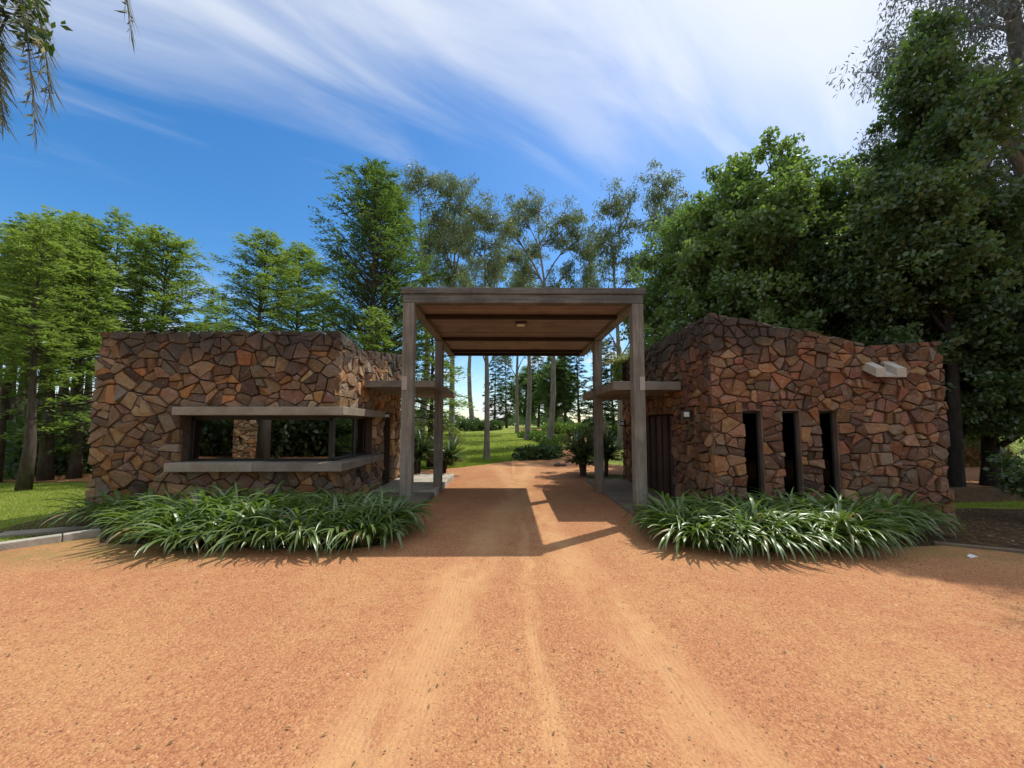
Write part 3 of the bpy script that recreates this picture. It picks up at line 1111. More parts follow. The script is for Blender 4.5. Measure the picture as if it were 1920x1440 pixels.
# rainwater chute: a sloping U-shaped concrete channel
ch = MB()
x0, x1 = 6.37, 6.90


def slope(xa, xb, za, zb):
    # za.. bottom offset, zb.. top offset measured square to the slope; from the wall out and down
    y0, y1 = YG + .11, YG - .28
    s0, s1 = 2.925, 2.685
    ch.add([(xa, y0, s0 + za), (xb, y0, s0 + za), (xb, y1, s1 + za), (xa, y1, s1 + za), (xa, y0, s0 + zb), (xb, y0, s0 + zb), (xb, y1, s1 + zb), (xa, y1, s1 + zb)],
           [(0, 1, 2, 3), (7, 6, 5, 4), (1, 0, 4, 5), (2, 1, 5, 6), (3, 2, 6, 7), (0, 3, 7, 4)])


slope(x0 + .17, x1 - .17, -0.155, -0.13)
slope(x0, x0 + .17, -0.155, 0.0)
slope(x1 - .17, x1, -0.155, 0.0)
ch.build('rainwater_chute', M['kerb'], rh, RO, fix=True)


# ---------------------------------------------------------------- canopy over the drive
CO = (0.28, 9.3, 0)
cp = tag(empty('gate_canopy', CO), 'square grey canopy with brown plank ceiling spanning the drive on four posts', 'canopy')
XPL, XPR = (-1.86, -1.66), (2.22, 2.42)


def post(x0, x1, y0, y1):
    mb = MB()
    # slightly eased post with a foot buried in the ground
    mb.box(x0, x1, y0, y1, -0.1, 3.868)
    return mb.build('post', M['post'], cp, CO, bevel=0.012)


pA = post(*XPL, 6.70, 6.90)
pB = post(*XPR, 6.70, 6.90)
post(*XPL, 9.72, 9.92)
post(*XPR, 9.72, 9.92)
MB().box(-1.852, -1.762, 6.688, 6.702, 2.31, 2.55).build('reflector_plate', M['plate'], pA, CO, bevel=0.004)
MB().box(2.325, 2.415, 6.688, 6.702, 2.31, 2.55).build('reflector_plate', M['plate'], pB, CO, bevel=0.004)
YR = 12.0
box_part('front_beam', cp, CO, (-1.862, 2.422, 6.705, 6.88, 3.87, 4.03), M['beam'], 0.01)
box_part('fascia', cp, CO, (-1.90, 2.46, 6.68, 6.90, 4.033, 4.145), M['beam'], 0.01)
for x0, x1 in ((-1.86, -1.68), (2.24, 2.42)):
    box_part('side_beam', cp, CO, (x0, x1, 6.884, YR - .12, 3.87, 4.03), M['post'], 0.01)
box_part('rear_beam', cp, CO, (-1.86, 2.42, YR - .116, YR, 3.87, 4.03), M['joist'], 0.008)
for y in (7.70, 9.76, 11.38):
    box_part('joist', cp, CO, (-1.676, 2.236, y, y + .11, 3.872, 3.955), M['joist'], 0.006)
y = 6.89
while y < YR - .13:
    wd = 0.118
    o = MB().box(-1.674, 2.234, 0, wd, 0, 0.018).build('ceiling_plank', M['plank'], cp, (0.28, 0, 0), bevel=0.003)
    o.location = Vector((0.28, y, 3.958 + random.uniform(0, 0.004))) - Vector(CO)
    y += wd + 0.008
box_part('roof_sheet', cp, CO, (-1.90, 2.46, 6.905, YR + .02, 4.034, 4.138), M['concrete_dark'], 0.006)

cl = tag(empty('ceiling_lamp', (0.29, 8.36, 3.957)), 'small square dark lamp with white glass under the plank ceiling', 'lamp')
MB().box(-.12, .12, -.15, .15, -.05, -.001).build('housing', M['metal'], cl, (0, 0, 0), bevel=0.012)
MB().box(-.085, .085, -.08, .08, -.062, -.0505).build('diffuser', M['white'], cl, (0, 0, 0), bevel=0.008)


def wall_lamp(loc, s, label, front):
    e = tag(empty('wall_lamp', loc), label, 'lamp', 'lamps on the gatehouse side walls')
    MB().box(*(sorted((0, front * .05))), -.075 * s, .075 * s, -.11 * s, .11 * s).build('bracket', M['metal'], e, bevel=0.006)
    MB().box(*(sorted((front * .051, front * .17))), -.06 * s, .06 * s, -.07 * s, .09 * s).build('housing', M['metal'], e, bevel=0.012)
    MB().box(*(sorted((front * .06, front * .165))), -.075 * s, -.061 * s, -.035 * s, .06 * s).build('diffuser', M['white'], e, bevel=0.004)


wall_lamp((XL - .02, 7.52, 1.895), 1.0, 'black box lamp with a white face on the right house corner wall', -1)
wall_lamp((XL - .02, 11.75, 1.735), 1.0, 'dark lamp on the far end of the right house wall', -1)
wall_lamp((-3.19, 9.88, 1.93), 0.7, 'small lamp beside the left house door above the ledge end', 1)


# ---------------------------------------------------------------- vegetation generators
def unit(v):
    return v / np.maximum(np.linalg.norm(v, axis=-1, keepdims=True), 1e-9)


def leaves(C, A, N, Ln, Wd):
    """diamond leaves: centres C, long axis A, face normals N, lengths, widths -> quads"""
    A = unit(A)
    B = unit(np.cross(N, A))
    Nn = np.cross(A, B)
    Ln = np.asarray(Ln)[:, None]
    Wd = np.asarray(Wd)[:, None]
    q = np.stack([C - A * Ln * .5, C + B * Wd * .5 + Nn * Wd * .12, C + A * Ln * .5, C - B * Wd * .5 + Nn * Wd * .12], 1)
    return q.reshape(-1, 3)


def rnd(n, rs):
    return unit(rs.normal(size=(n, 3)))


def bezier(p0, p1, p2, n):
    t = np.linspace(0, 1, n)[:, None]
    return (1 - t) ** 2 * np.array(p0) + 2 * t * (1 - t) * np.array(p1) + t * t * np.array(p2)


def cypress(seed, h, r, n_branch, per, base=0.10, leafL=0.20, leafW=0.055, droop=0.1, top_sharp=0.75, tilt=0.30, forks=0, sprayL=0.45, jag=0.42):
    """upright conical tree with tiered feathery sprays"""
    rs = np.random.default_rng(seed)
    mb = MB()
    tr = 0.012 * h + 0.03
    wob = rs.normal(0, 0.012 * h, (7, 2))
    wob[0] = 0
    wob = np.cumsum(wob * 0.4, 0)
    zs = np.linspace(0, h * 0.97, 7)
    rad = [tr * 1.45, tr * 1.05] + [tr * (1 - k / 6.3) for k in range(2, 7)]
    mb.tube([(wob[k][0], wob[k][1], zs[k]) for k in range(7)], rad, 8)
    CC, AA, NN, LL, WW = [], [], [], [], []
    for i in range(n_branch):
        t = base + (1 - base) * ((i + rs.random()) / n_branch) ** 0.92
        z = t * h
        prof = (1 - t) ** top_sharp * (0.55 + 0.45 * min(1, (t - base) / 0.18 + 0.25))
        L = r * (prof + 0.05) * rs.uniform(0.9 - jag, 0.9 + jag)
        ph = i * 2.39996 + rs.uniform(-.4, .4)
        el = tilt * (0.5 + t) + rs.uniform(-.15, .15)
        kx = np.interp(z, zs, wob[:, 0])
        ky = np.interp(z, zs, wob[:, 1])
        p0 = np.array((kx, ky, z))
        d = np.array((math.cos(ph) * math.cos(el), math.sin(ph) * math.cos(el), math.sin(el)))
        p2 = p0 + d * L + np.array((0, 0, -droop * L))
        p1 = p0 + d * L * .5 + np.array((0, 0, 0.06 * L))
        pts = bezier(p0, p1, p2, 5)
        if L > 0.35:
            br = max(0.006, 0.012 * L + 0.004)
            mb.tube(pts, [br * 1.4, br * 1.1, br * .8, br * .5, br * .2], 4, False)
        ns = max(3, int(per * (L / r + 0.12)))
        s = rs.uniform(0.18, 1.05, ns) ** 0.8
        o = (1 - s[:, None]) ** 2 * p0 + 2 * s[:, None] * (1 - s[:, None]) * p1 + s[:, None] ** 2 * p2
        side = np.where(rs.random(ns) < .5, 1, -1) * rs.uniform(0.3, 1.1, ns)
        dh = np.stack([np.cos(ph + side), np.sin(ph + side), rs.uniform(-.25, .35, ns)], 1)
        sl = rs.uniform(0.5, 1.15, ns) * sprayL * (0.55 + 0.45 * L / r)
        m = 7
        f = np.linspace(0.12, 1.0, m)
        C = o[:, None, :] + dh[:, None, :] * (sl[:, None] * f)[:, :, None]
        C[:, :, 2] -= (sl[:, None] * f ** 2) * 0.22
        lat = np.stack([-np.sin(ph + side), np.cos(ph + side), np.zeros(ns)], 1)
        sg = np.where(np.arange(m) % 2 == 0, 1, -1)
        A = dh[:, None, :] * 0.75 + lat[:, None, :] * sg[None, :, None] * 0.65
        A = A + rs.normal(0, .18, A.shape)
        C = C + A * leafL * 0.35 + rs.normal(0, 0.03, C.shape)
        k = ns * m
        Nn = np.tile([0, 0, 1.0], (k, 1)) + rs.normal(0, .38, (k, 3))
        CC.append(C.reshape(-1, 3))
        AA.append(A.reshape(-1, 3))
        NN.append(Nn)
        LL.append(leafL * rs.uniform(.6, 1.3, k))
        WW.append(leafW * rs.uniform(.6, 1.3, k))
    Q = leaves(np.concatenate(CC), np.concatenate(AA), np.concatenate(NN), np.concatenate(LL), np.concatenate(WW))
    return mb, Q


TREE_CACHE = {}


def tree(name, key, make, loc, rz, label, leafmat, barkmat, group=None, scale=1.0, cat='tree'):
    z = float(terrain(loc[0], loc[1]))
    e = tag(empty(name, (loc[0], loc[1], z - 0.05), rz), label, cat, group)
    e.scale = (scale, scale, scale) if not isinstance(scale, tuple) else scale
    if key not in TREE_CACHE:
        mb, Q = make()
        TREE_CACHE[key] = (pymesh(key + '_trunk', mb.V, mb.F, True), fastmesh(key + '_crown', Q, 4))
        TREE_CACHE[key][0].materials.append(M[barkmat])
        TREE_CACHE[key][1].materials.append(M[leafmat])
    link('trunk', TREE_CACHE[key][0], None, e)
    link('crown', TREE_CACHE[key][1], None, e)
    return e


# ---------------------------------------------------------------- trees
CYP = {
    'cyp_a': lambda: cypress(101, 8.2, 1.75, 110, 17, 0.34),
    'cyp_b': lambda: cypress(102, 9.6, 1.9, 120, 18, 0.38, droop=0.2),
    'cyp_c': lambda: cypress(103, 10.6, 1.8, 125, 17, 0.42, tilt=0.40),
    'cyp_d': lambda: cypress(104, 9.4, 2.4, 110, 32, 0.42, top_sharp=0.42, jag=0.45, tilt=0.42, sprayL=0.55),
    'cyp_e': lambda: cypress(105, 12.0, 3.1, 150, 34, 0.33, top_sharp=0.45, jag=0.4, tilt=0.38, sprayL=0.55),
    'cyp_f': lambda: cypress(106, 13.4, 3.7, 170, 34, 0.24, top_sharp=0.60, tilt=0.50, droop=-0.05, sprayL=0.62, jag=0.42),
    'cyp_h': lambda: cypress(108, 10.0, 1.15, 85, 15, 0.50, droop=0.15, tilt=0.35, sprayL=0.4),
    'cyp_g': lambda: cypress(107, 6.6, 1.5, 110, 17, 0.12, droop=0.2, top_sharp=0.6),
}


def plant_cyp(key, x, y, h, rz, label, mat='cypress', group='feathery conifers left of the drive', name='cypress_tree'):
    hh = {'cyp_a': 8.2, 'cyp_b': 9.6, 'cyp_c': 10.6, 'cyp_d': 9.4, 'cyp_e': 12.0, 'cyp_f': 13.4, 'cyp_g': 6.6, 'cyp_h': 10.0}[key]
    return tree(name, key + mat, CYP[key], (x, y), rz, label, mat, 'bark', group, h / hh)


grove = [(10, 11.8, 430, 'cyp_a', 'thin trunked feathery conifer at the left picture edge, front row of the grove'),
         (65, 10.4, 408, 'cyp_b', 'nearest grove conifer, its flared pale trunk foot on the lawn edge'),
         (103, 12.2, 402, 'cyp_a', 'thick dark trunked grove conifer just right of the nearest one'),
         (136, 14.5, 398, 'cyp_c', 'tall grove conifer with a double looking top beside the notch in the skyline'),
         (155, 12.6, 470, 'cyp_g', 'short bright green conifer against the left house corner'),
         (207, 15.5, 396, 'cyp_b', 'grove conifer whose pointed top stands right behind the left house corner'),
         (248, 18.0, 425, 'cyp_c', 'grove conifer with a narrow top, last of the dense grove toward the window'),
         (38, 15.0, 402, 'cyp_c', 'second row grove conifer topping the skyline near the left edge'),
         (82, 18.0, 408, 'cyp_b', 'third row grove conifer seen between the two thick trunks'),
         (20, 19.5, 425, 'cyp_c', 'third row grove conifer near the left edge'),
         (122, 20.5, 410, 'cyp_a', 'rear grove conifer whose thin trunk shows left of the house'),
         (172, 19.5, 415, 'cyp_c', 'rear grove conifer half hidden by the house corner'),
         (58, 24.0, 430, 'cyp_b', 'backmost grove conifer, a thin far trunk left of the house'),
         (5, 27.0, 440, 'cyp_a', 'backmost grove conifer at the very left edge'),
         (26, 13.4, 440, 'cyp_h', 'slim pole trunk left of the nearest grove conifer'),
         (84, 14.6, 420, 'cyp_h', 'slim pole trunk between the nearest and the thick trunked conifer'),
         (121, 15.8, 425, 'cyp_h', 'slim pole trunk right of the thick trunked conifer'),
         (150, 17.2, 430, 'cyp_h', 'slim pole trunk next to the left house corner'),
         (48, 17.0, 430, 'cyp_h', 'slim pole trunk behind the nearest grove conifer')]
for i, (px, y, py, key, lab) in enumerate(grove):
    z = 1.72 + (797 - py) * y / 720 * 1.02
    plant_cyp(key, (px - 948) * y / 720, y, z, 1.7 * i, lab)
for px, y, py, key, lab, mt in [
        (302, 16.0, 450, 'cyp_d', 'airy conifer with a dark forked stem above the left house roof', 'cypress'),
        (480, 20.0, 436, 'cyp_e', 'broad airy conifer standing alone above the wide window', 'cypress'),
        (548, 25.0, 468, 'cyp_d', 'small far conifer just right of the broad airy one', 'cypress'),
        (592, 21.0, 545, 'cyp_g', 'low light green conifer left of the big dark one', 'cypress'),
        (682, 17.0, 304, 'cyp_f', 'big dense dark conifer rising between the left house and the canopy', 'cypress_dark'),
        (725, 18.8, 352, 'cyp_f', 'second dark conifer leaning on the right of the big one', 'cypress_dark'),
        (695, 13.6, 578, 'cyp_g', 'small bright green conifer over the left house parapet', 'cypress'),
        (806, 15.6, 548, 'cyp_g', 'light green conifer seen behind the left rear post', 'cypress'),
        (400, 26.0, 560, 'cyp_g', 'low far conifer in the gap above the left house roof', 'cypress')]:
    z = 1.72 + (797 - py) * y / 720 * 1.02
    plant_cyp(key, (px - 949) * y / 720, y, z - float(terrain(0, y)), px * .37, lab, mt)

def env_tree(seed, h, trunk_r, fork, blobs, clump_r, clump_n, leafL, leafW, hang=0.0, lean=(0, 0), wob=0.25, per=9, sweep=0.6, twig=0.012, hollow=0.35):
    """trunk, a limb to each foliage mass (blob = x, y, z, rx, rz as fractions of h), twigs to each leaf clump"""
    rs = np.random.default_rng(seed)
    mb = MB()
    zf = fork * h
    base = np.array((0, 0, -0.15))
    ztop = max(b[2] for b in blobs) * h
    bx_ = np.array([rs.normal(0, .012 * h), rs.normal(0, .012 * h)])
    path = [base] + [np.array((lean[0] * t ** 1.5 + bx_[0] * math.sin(t * 5), lean[1] * t ** 1.5 + bx_[1] * math.sin(t * 4), ztop * t)) for t in (.08, .2, .35, .5, .65, .8, .93)]
    rad = [trunk_r * 1.5, trunk_r * 1.12, trunk_r, trunk_r * .86, trunk_r * .66, trunk_r * .46, trunk_r * .28, trunk_r * .12]
    mb.tube(path, rad, 10, False)
    PZ = np.array([p[2] for p in path])

    def trunk_at(z):
        return np.array([np.interp(z, PZ, [p[k] for p in path]) for k in range(3)])

    CC, AA, NN, LL, WW = [], [], [], [], []
    for (bx, by, bz, brx, brz) in blobs:
        c = np.array((bx, by, bz)) * h + np.array((lean[0], lean[1], 0)) * bz
        R_ = np.array((brx, brx, brz)) * h
        dist = math.hypot(c[0], c[1])
        z0 = max(zf, min(c[2] - R_[2] * .5, c[2] - dist * 1.3))
        p0 = trunk_at(z0)
        p1 = p0 + (c - p0) * np.array((sweep, sweep, 1 - sweep)) + rs.normal(0, .02 * h, 3)
        pts = bezier(p0, p1, c, 7)
        lr = trunk_r * .42 * (0.6 + 6 * brx)
        lr = min(lr, np.interp(z0, PZ, rad) * .8)
        mb.tube(pts, list(np.linspace(lr, max(.012, lr * .25), 7)), 6, False)
        vol = (R_[0] ** 2 * R_[2]) ** (1 / 3)
        nc = max(4, int(per * (vol / clump_r) ** 2))
        d = rnd(nc, rs)
        q = c + d * (hollow + (1 - hollow) * rs.random(nc) ** .6)[:, None] * R_ * (1 + rs.normal(0, wob, (nc, 1)))
        for k in range(nc):
            tpt = pts[rs.integers(3, 7)]
            m = (tpt + q[k]) * .5 + rs.normal(0, .1, 3) * clump_r + np.array((0, 0, -.1 * clump_r))
            mb.tube(bezier(tpt, m, q[k], 4), [twig * 1.6, twig * 1.3, twig, twig * .5], 3, False)
            n = int(clump_n * rs.uniform(.6, 1.35))
            dv = rnd(n, rs)
            rr = rs.random(n) ** .5 * clump_r * rs.uniform(.7, 1.25)
            CC.append(q[k] + dv * rr[:, None] * np.array((1, 1, .8)))
            AA.append(dv * .7 + rs.normal(0, .6, (n, 3)) + np.array((0, 0, -hang)))
            NN.append(rs.normal(0, .65, (n, 3)) + np.array((0, 0, .7)))
            LL.append(leafL * rs.uniform(.6, 1.3, n))
            WW.append(leafW * rs.uniform(.6, 1.3, n))
    Q = leaves(np.concatenate(CC), np.concatenate(AA), np.concatenate(NN), np.concatenate(LL), np.concatenate(WW))
    f = h / Q[:, 2].max()
    mb.V = [(v[0] * f, v[1] * f, v[2] * f) for v in mb.V]
    return mb, Q * f


def lumpy(seed, n, cx, cz, rx, rz, r0, r1, zlo=0.0):
    """foliage masses scattered over an ellipsoidal crown (fractions of the height)"""
    rr = random.Random(seed)
    out = []
    for i in range(n):
        t = (i + .5) / n
        z = 1 - 2 * t
        ph = i * 2.39996 + rr.uniform(-.5, .5)
        s = math.sqrt(1 - z * z) * rr.uniform(.55, 1.0)
        r = rr.uniform(r0, r1)
        out.append((cx + rx * s * math.cos(ph), rx * s * math.sin(ph), max(zlo, cz + rz * z * rr.uniform(.8, 1.05)), r, r * rr.uniform(.85, 1.35)))
    return out


EUC = {
    'euc_a': lambda: env_tree(201, 19.0, 0.24, 0.36, [(-.13, .02, .90, .075, .075), (-.03, -.05, .95, .07, .075), (.06, .04, .88, .075, .07), (.12, -.03, .80, .06, .07), (-.10, -.04, .74, .055, .07),
                                                   (.02, .06, .76, .06, .08), (.09, .05, .66, .045, .06), (-.14, .05, .62, .04, .06), (0, -.06, .60, .04, .06), (.05, 0, .50, .03, .05)], .55, 62, .27, .07, .8, (.3, .1), .28, 4.6, .25, .022, .35),
    'euc_b': lambda: env_tree(202, 18.0, 0.19, 0.34, [(-.10, .0, .92, .07, .07), (.0, .05, .955, .07, .065), (.10, -.02, .90, .075, .07), (.16, .03, .84, .055, .06), (-.15, -.03, .82, .055, .07),
                                                   (.04, -.06, .80, .06, .08), (-.06, .06, .72, .05, .07), (.11, .05, .70, .045, .07), (.02, 0, .62, .04, .06), (-.09, -.02, .58, .035, .06)], .53, 62, .26, .065, .8, (-.3, .2), .28, 4.6, .2, .022, .35),
    'euc_c': lambda: env_tree(203, 17.5, 0.17, 0.30, [(.0, .0, .93, .055, .08), (-.05, .03, .84, .055, .09), (.05, -.03, .80, .055, .09), (.0, .05, .71, .05, .09), (-.07, -.04, .66, .045, .07), (.07, .04, .60, .045, .08),
                                                   (-.02, 0, .54, .04, .07), (.09, -.02, .48, .035, .06), (-.09, .03, .44, .035, .06)], .53, 62, .26, .065, .8, (.25, 0), .28, 4.8, .25, .02, .35),
}
for px, y, py, key, rz, lab, sc in [
        (785, 27.0, 320, 'euc_a', 0.3, 'tall eucalyptus beside the big dark conifer, two rounded tops', 1),
        (846, 29.0, 330, 'euc_b', 2.1, 'tall eucalyptus with a dome top left of the canopy middle', 1),
        (911, 19.05, 352, 'euc_c', 4.0, 'slender eucalyptus whose pale trunk stands on the lawn left of the gate view', 1),
        (1027, 25.7, 336, 'euc_b', 0.2, 'fan shaped eucalyptus above the canopy, trunk at the right of the gate view', 1),
        (986, 30.0, 455, 'euc_a', 1.2, 'eucalyptus with the thickest trunk in the gate view', 1),
        (968, 35.0, 490, 'euc_c', 0.0, 'eucalyptus trunk just left of the thickest one', 1),
        (886, 40.0, 470, 'euc_a', 3.3, 'far pale eucalyptus trunk at the left of the gate view', 1),
        (1160, 24.0, 322, 'euc_c', 2.9, 'slim eucalyptus right of the canopy with a narrow top', 1),
        (1245, 23.0, 285, 'euc_c', 5.6, 'tallest slim eucalyptus right of the canopy', 1),
        (1112, 28.0, 425, 'euc_c', 1.9, 'short thin eucalyptus over the canopy corner', 1)]:
    h0 = {'euc_a': 19.0, 'euc_b': 18.0, 'euc_c': 17.5}[key]
    z = 1.7 + (797 - py) * y / 720 * 1.03 - float(terrain((px - 950) * y / 720, y))
    tree('eucalyptus_tree', key, EUC[key], ((px - 950) * y / 720, y), rz, lab, 'euc', 'bark_pale', 'tall eucalyptus trees behind the gate', z / h0)

# broad-leaved trees on the right
BG = 'broad leaved trees on the right'
tree('broadleaf_tree', 'broad_a', lambda: env_tree(301, 12.2, 0.24, 0.16, lumpy(1, 24, 0, .56, .27, .34, .085, .13, .24) + [(-.06, .02, .93, .045, .10), (.07, -.03, .95, .045, .09), (.17, 0, .86, .04, .10), (-.16, -.02, .84, .04, .10), (.0, .08, .90, .03, .10), (-.22, .03, .74, .03, .09), (.24, -.05, .76, .03, .09), (.12, .1, .92, .03, .08), (-.10, -.1, .88, .03, .09)],
     .40, 85, .165, .11, .2, (0, 0), .28, 4.6, .5, .014, .5), (9.5, 13.6), 0.4, 'wide mid green broad leaved tree behind the slot window house', 'broad', 'bark', BG)
tree('broadleaf_tree', 'broad_b', lambda: env_tree(302, 10.4, 0.20, 0.16, lumpy(2, 20, 0, .56, .24, .34, .085, .13, .22) + [(-.10, 0, .92, .045, .10), (.08, .03, .93, .05, .09)],
     .40, 80, .165, .11, .2, (0, 0), .28, 4.6, .5, .014, .5), (7.6, 14.8), 2.4, 'lighter broad leaved tree next to the slim eucalyptuses', 'broad', 'bark', BG)
tree('broadleaf_tree', 'broad_c', lambda: env_tree(303, 12.7, 0.125, 0.24, [(-.02, 0, .92, .045, .07), (-.07, .02, .82, .065, .07), (.04, -.02, .80, .07, .08), (.12, .02, .74, .08, .08), (-.10, -.03, .70, .075, .07), (.02, .04, .66, .09, .08),
     (.15, -.03, .62, .09, .08), (-.12, .05, .58, .085, .07), (.03, -.07, .54, .09, .07), (.18, .05, .50, .09, .07), (-.08, .08, .47, .08, .06), (.10, -.06, .42, .09, .06), (.2, 0, .36, .07, .05)],
     .33, 80, .125, .085, .2, (-.1, 0), .24, 6.2, .5, .009, .35), (11.2, 9.6), 1.0, 'tall tree with a black trunk at the right end of the slot window house', 'broad_dark', 'bark_dark', BG)
BD = lambda: env_tree(304, 10.0, 0.2, 0.12, lumpy(3, 26, 0, .60, .30, .34, .09, .14, .30), .40, 85, .16, .10, .25, (0, 0), .22, 5.4, .5, .014, .45)
for x, y, sc, rz, lab in [(13.6, 10.8, .86, 3.0, 'dark broad leaved tree near the right picture edge'),
                          (11.6, 12.0, .90, 5.0, 'dark tree filling the gap right of the wide mid green tree'),
                          (21.5, 15.0, 1.1, 0.7, 'dark tree behind the others at the right edge'),
                          (12.6, 16.5, 1.1, 1.9, 'dark tree far behind the slot window house')]:
    tree('broadleaf_tree', 'broad_d', BD, (x, y), rz, lab, 'broad_dark', 'bark_dark', BG, sc)
tree('broadleaf_tree', 'broad_e', lambda: env_tree(305, 4.8, 0.07, 0.2, lumpy(5, 12, 0, .66, .30, .26, .10, .16, .36), .30, 75, .12, .085, .3, (.1, 0), .15, 7, .5, .008, .4),
     (12.0, 10.2), 1.0, 'low dark leafy tree with hanging branches beyond the house end', 'broad_dark', 'bark_dark', BG)
tree('eucalyptus_tree', 'euc_grey', lambda: env_tree(306, 12.6, 0.3, 0.34, lumpy(6, 22, 0, .74, .20, .22, .06, .09, .5), .5, 80, .15, .034, 1.2, (-.3, 0), .2, 6, .4, .010, .25),
     (15.6, 10.6), 0.2, 'silver grey leaved eucalyptus hanging into the top right corner', 'euc_grey', 'bark_pale', 'tall eucalyptus trees behind the gate', 1.42)

# dark conifers seen through the gate
CON = {'con_a': lambda: cypress(401, 9.5, 1.9, 90, 15, 0.12, 0.34, 0.10, 0.12, 0.8, 0.0, sprayL=0.6),
       'con_b': lambda: cypress(402, 9.0, 1.5, 80, 12, 0.14, 0.34, 0.10, 0.10, 0.85, 0.05, sprayL=0.5)}
for px, y, h, key, lab in [(925, 46, 9.0, 'con_a', 'dark conifer behind the left pale trunks in the gate view'),
                           (948, 53, 10.5, 'con_a', 'far dark conifer in the middle of the gate view'),
                           (1008, 50, 10.5, 'con_a', 'far dark conifer between the two eucalyptus trunks'),
                           (1058, 44, 10.0, 'con_a', 'dark conifer above the winding path'),
                           (1085, 40, 9.6, 'con_b', 'slim tiered conifer right of the winding path'),
                           (1128, 27, 7.2, 'con_a', 'near black conifer behind the right rear post'),
                           (1150, 33, 8.5, 'con_b', 'black conifer behind the sword leaved plants'),
                           (1200, 30, 9.0, 'con_a', 'dark conifer hidden behind the right front post')]:
    x = (px - 950) * y / 720
    tree('conifer_tree', key, CON[key], (x, y), px * .7, lab, 'conifer', 'bark', 'dark conifers seen through the gate', h / (9.5 if key == 'con_a' else 9.0))
for px, y, sc, lab in [(1040, 47, .92, 'yellow green tree high in the middle of the gate view'), (985, 58, .95, 'far green tree in the centre of the gate view'),
                       (1215, 36, .9, 'green tree behind the right side wall')]:
    tree('broadleaf_tree', 'broad_b', None, ((px - 950) * y / 720, y), px, lab, 'broad', 'bark', 'green trees at the back of the lawn', sc)

# trees, bushes, a stone pillar and a pale trunk behind the photographer, which the window mirrors
for i, (x, y, lab) in enumerate([(-21, -9.5, 'dark tree behind the photographer, mirrored at the left of the window'),
                                 (-16.5, -11, 'dark tree behind the stone pillar, mirrored in the window'),
                                 (-11.0, -9.5, 'dark tree mirrored right of the pale trunk in the window'),
                                 (-6.5, -11, 'dark tree mirrored beside the window corner post')]):
    tree('broadleaf_tree', 'broad_d', None, (x, y), i * 1.3, lab, 'broad_dark', 'bark_dark', 'trees behind the photographer', 1.0)
for i, (x, y, lab) in enumerate([(13.5, -8.5, 'dark tree added behind the photographer to darken the first slot window'), (18.5, -9.5, 'dark tree added behind the photographer to darken the last slot window')]):  # unseen trees, added so the slot panes reflect something dark
    tree('broadleaf_tree', 'broad_d', None, (x, y), i * 2.3, lab, 'broad_dark', 'bark_dark', 'trees behind the photographer', 1.0)
pe = tag(empty('stone_pillar', (-12.6, -3.9, 0)), 'sunlit stone pillar mirrored in the wide window', 'pillar')
MB().box(-.55, .55, -.5, .46, -.1, 4.2).build('pillar_core', M['mortar'], pe)
lay_stones(pe, (0, 0, 0), (-.58, .46, 0), (1, 0, 0), (0, 1, 0), rubble(1.16, [(0, 4.3), (1.16, 4.3)], [], .3, .2, 77), [((.62, .50, .36), 3), ((.56, .44, .31), 3), ((.60, .36, .22), 1)], 78, .01, 100)


# ---------------------------------------------------------------- shrubs, hedges
def shrub_mesh(seed, rx, ry, rz, n, L, W, flat=0.5):
    rs = np.random.default_rng(seed)
    lumps = rs.normal(0, .38, (9, 3)) * np.array((rx, ry, 0)) + np.array((0, 0, rz * .42))
    lumps[:, 2] *= rs.uniform(.5, 1.35, 9)
    k = rs.integers(0, 9, n)
    d = rnd(n, rs)
    rr = rs.random(n) ** .35
    P_ = lumps[k] + d * rr[:, None] * np.array((rx * .52, ry * .52, rz * .52))
    P_[:, 2] = np.abs(P_[:, 2])
    A = d + rs.normal(0, .6, (n, 3)) + np.array((0, 0, .3))
    return fastmesh('shrub', leaves(P_, A, d * flat + rs.normal(0, .5, (n, 3)) + np.array((0, 0, .5)), L * rs.uniform(.6, 1.3, n), W * rs.uniform(.6, 1.3, n)), 4)


SH = {}


def shrub(name, key, x, y, label, mat, group=None, scale=(1, 1, 1), rz=0, cat='shrub', dims=(0.9, .9, .8, 1500, .16, .10)):
    if key not in SH:
        SH[key] = shrub_mesh(hash(key) % 1000 if False else sum(map(ord, key)), *dims)
        SH[key].materials.append(M[mat])
    o = link(name, SH[key])
    o.location = (x, y, float(terrain(x, y)) - 0.03)
    o.rotation_euler = (0, 0, rz)
    o.scale = scale
    return tag(o, label, cat, group)


hd = (1.2, 1.0, 1.15, 2200, .20, .12)
for i, (x, y) in enumerate([(3.9, 33.5), (5.1, 33.0), (6.3, 32.4), (7.5, 31.6), (8.7, 30.8)]):
    shrub('hedge_shrub', 'hedge_r', x, y, ['first', 'second', 'third', 'fourth', 'fifth'][i] + ' rounded shrub from the path in the clipped hedge right of the path', 'hedge',
          'hedge shrubs right of the winding path', rz=i, dims=hd)
for i, (x, y) in enumerate([(2.1, 31.5), (2.8, 29.5), (3.3, 27.4), (3.2, 25.6), (2.7, 23.8), (3.4, 24.3)]):
    shrub('hedge_shrub', 'hedge_l', x, y, ['topmost', 'second from the top', 'third from the top', 'fourth from the top', 'lowest', 'lowest, path side'][i] + ' shrub of the low hedge along the left of the winding path', 'hedge',
          'hedge shrubs left of the winding path', rz=i * 1.3, dims=(.95, .9, .72, 1700, .17, .10))
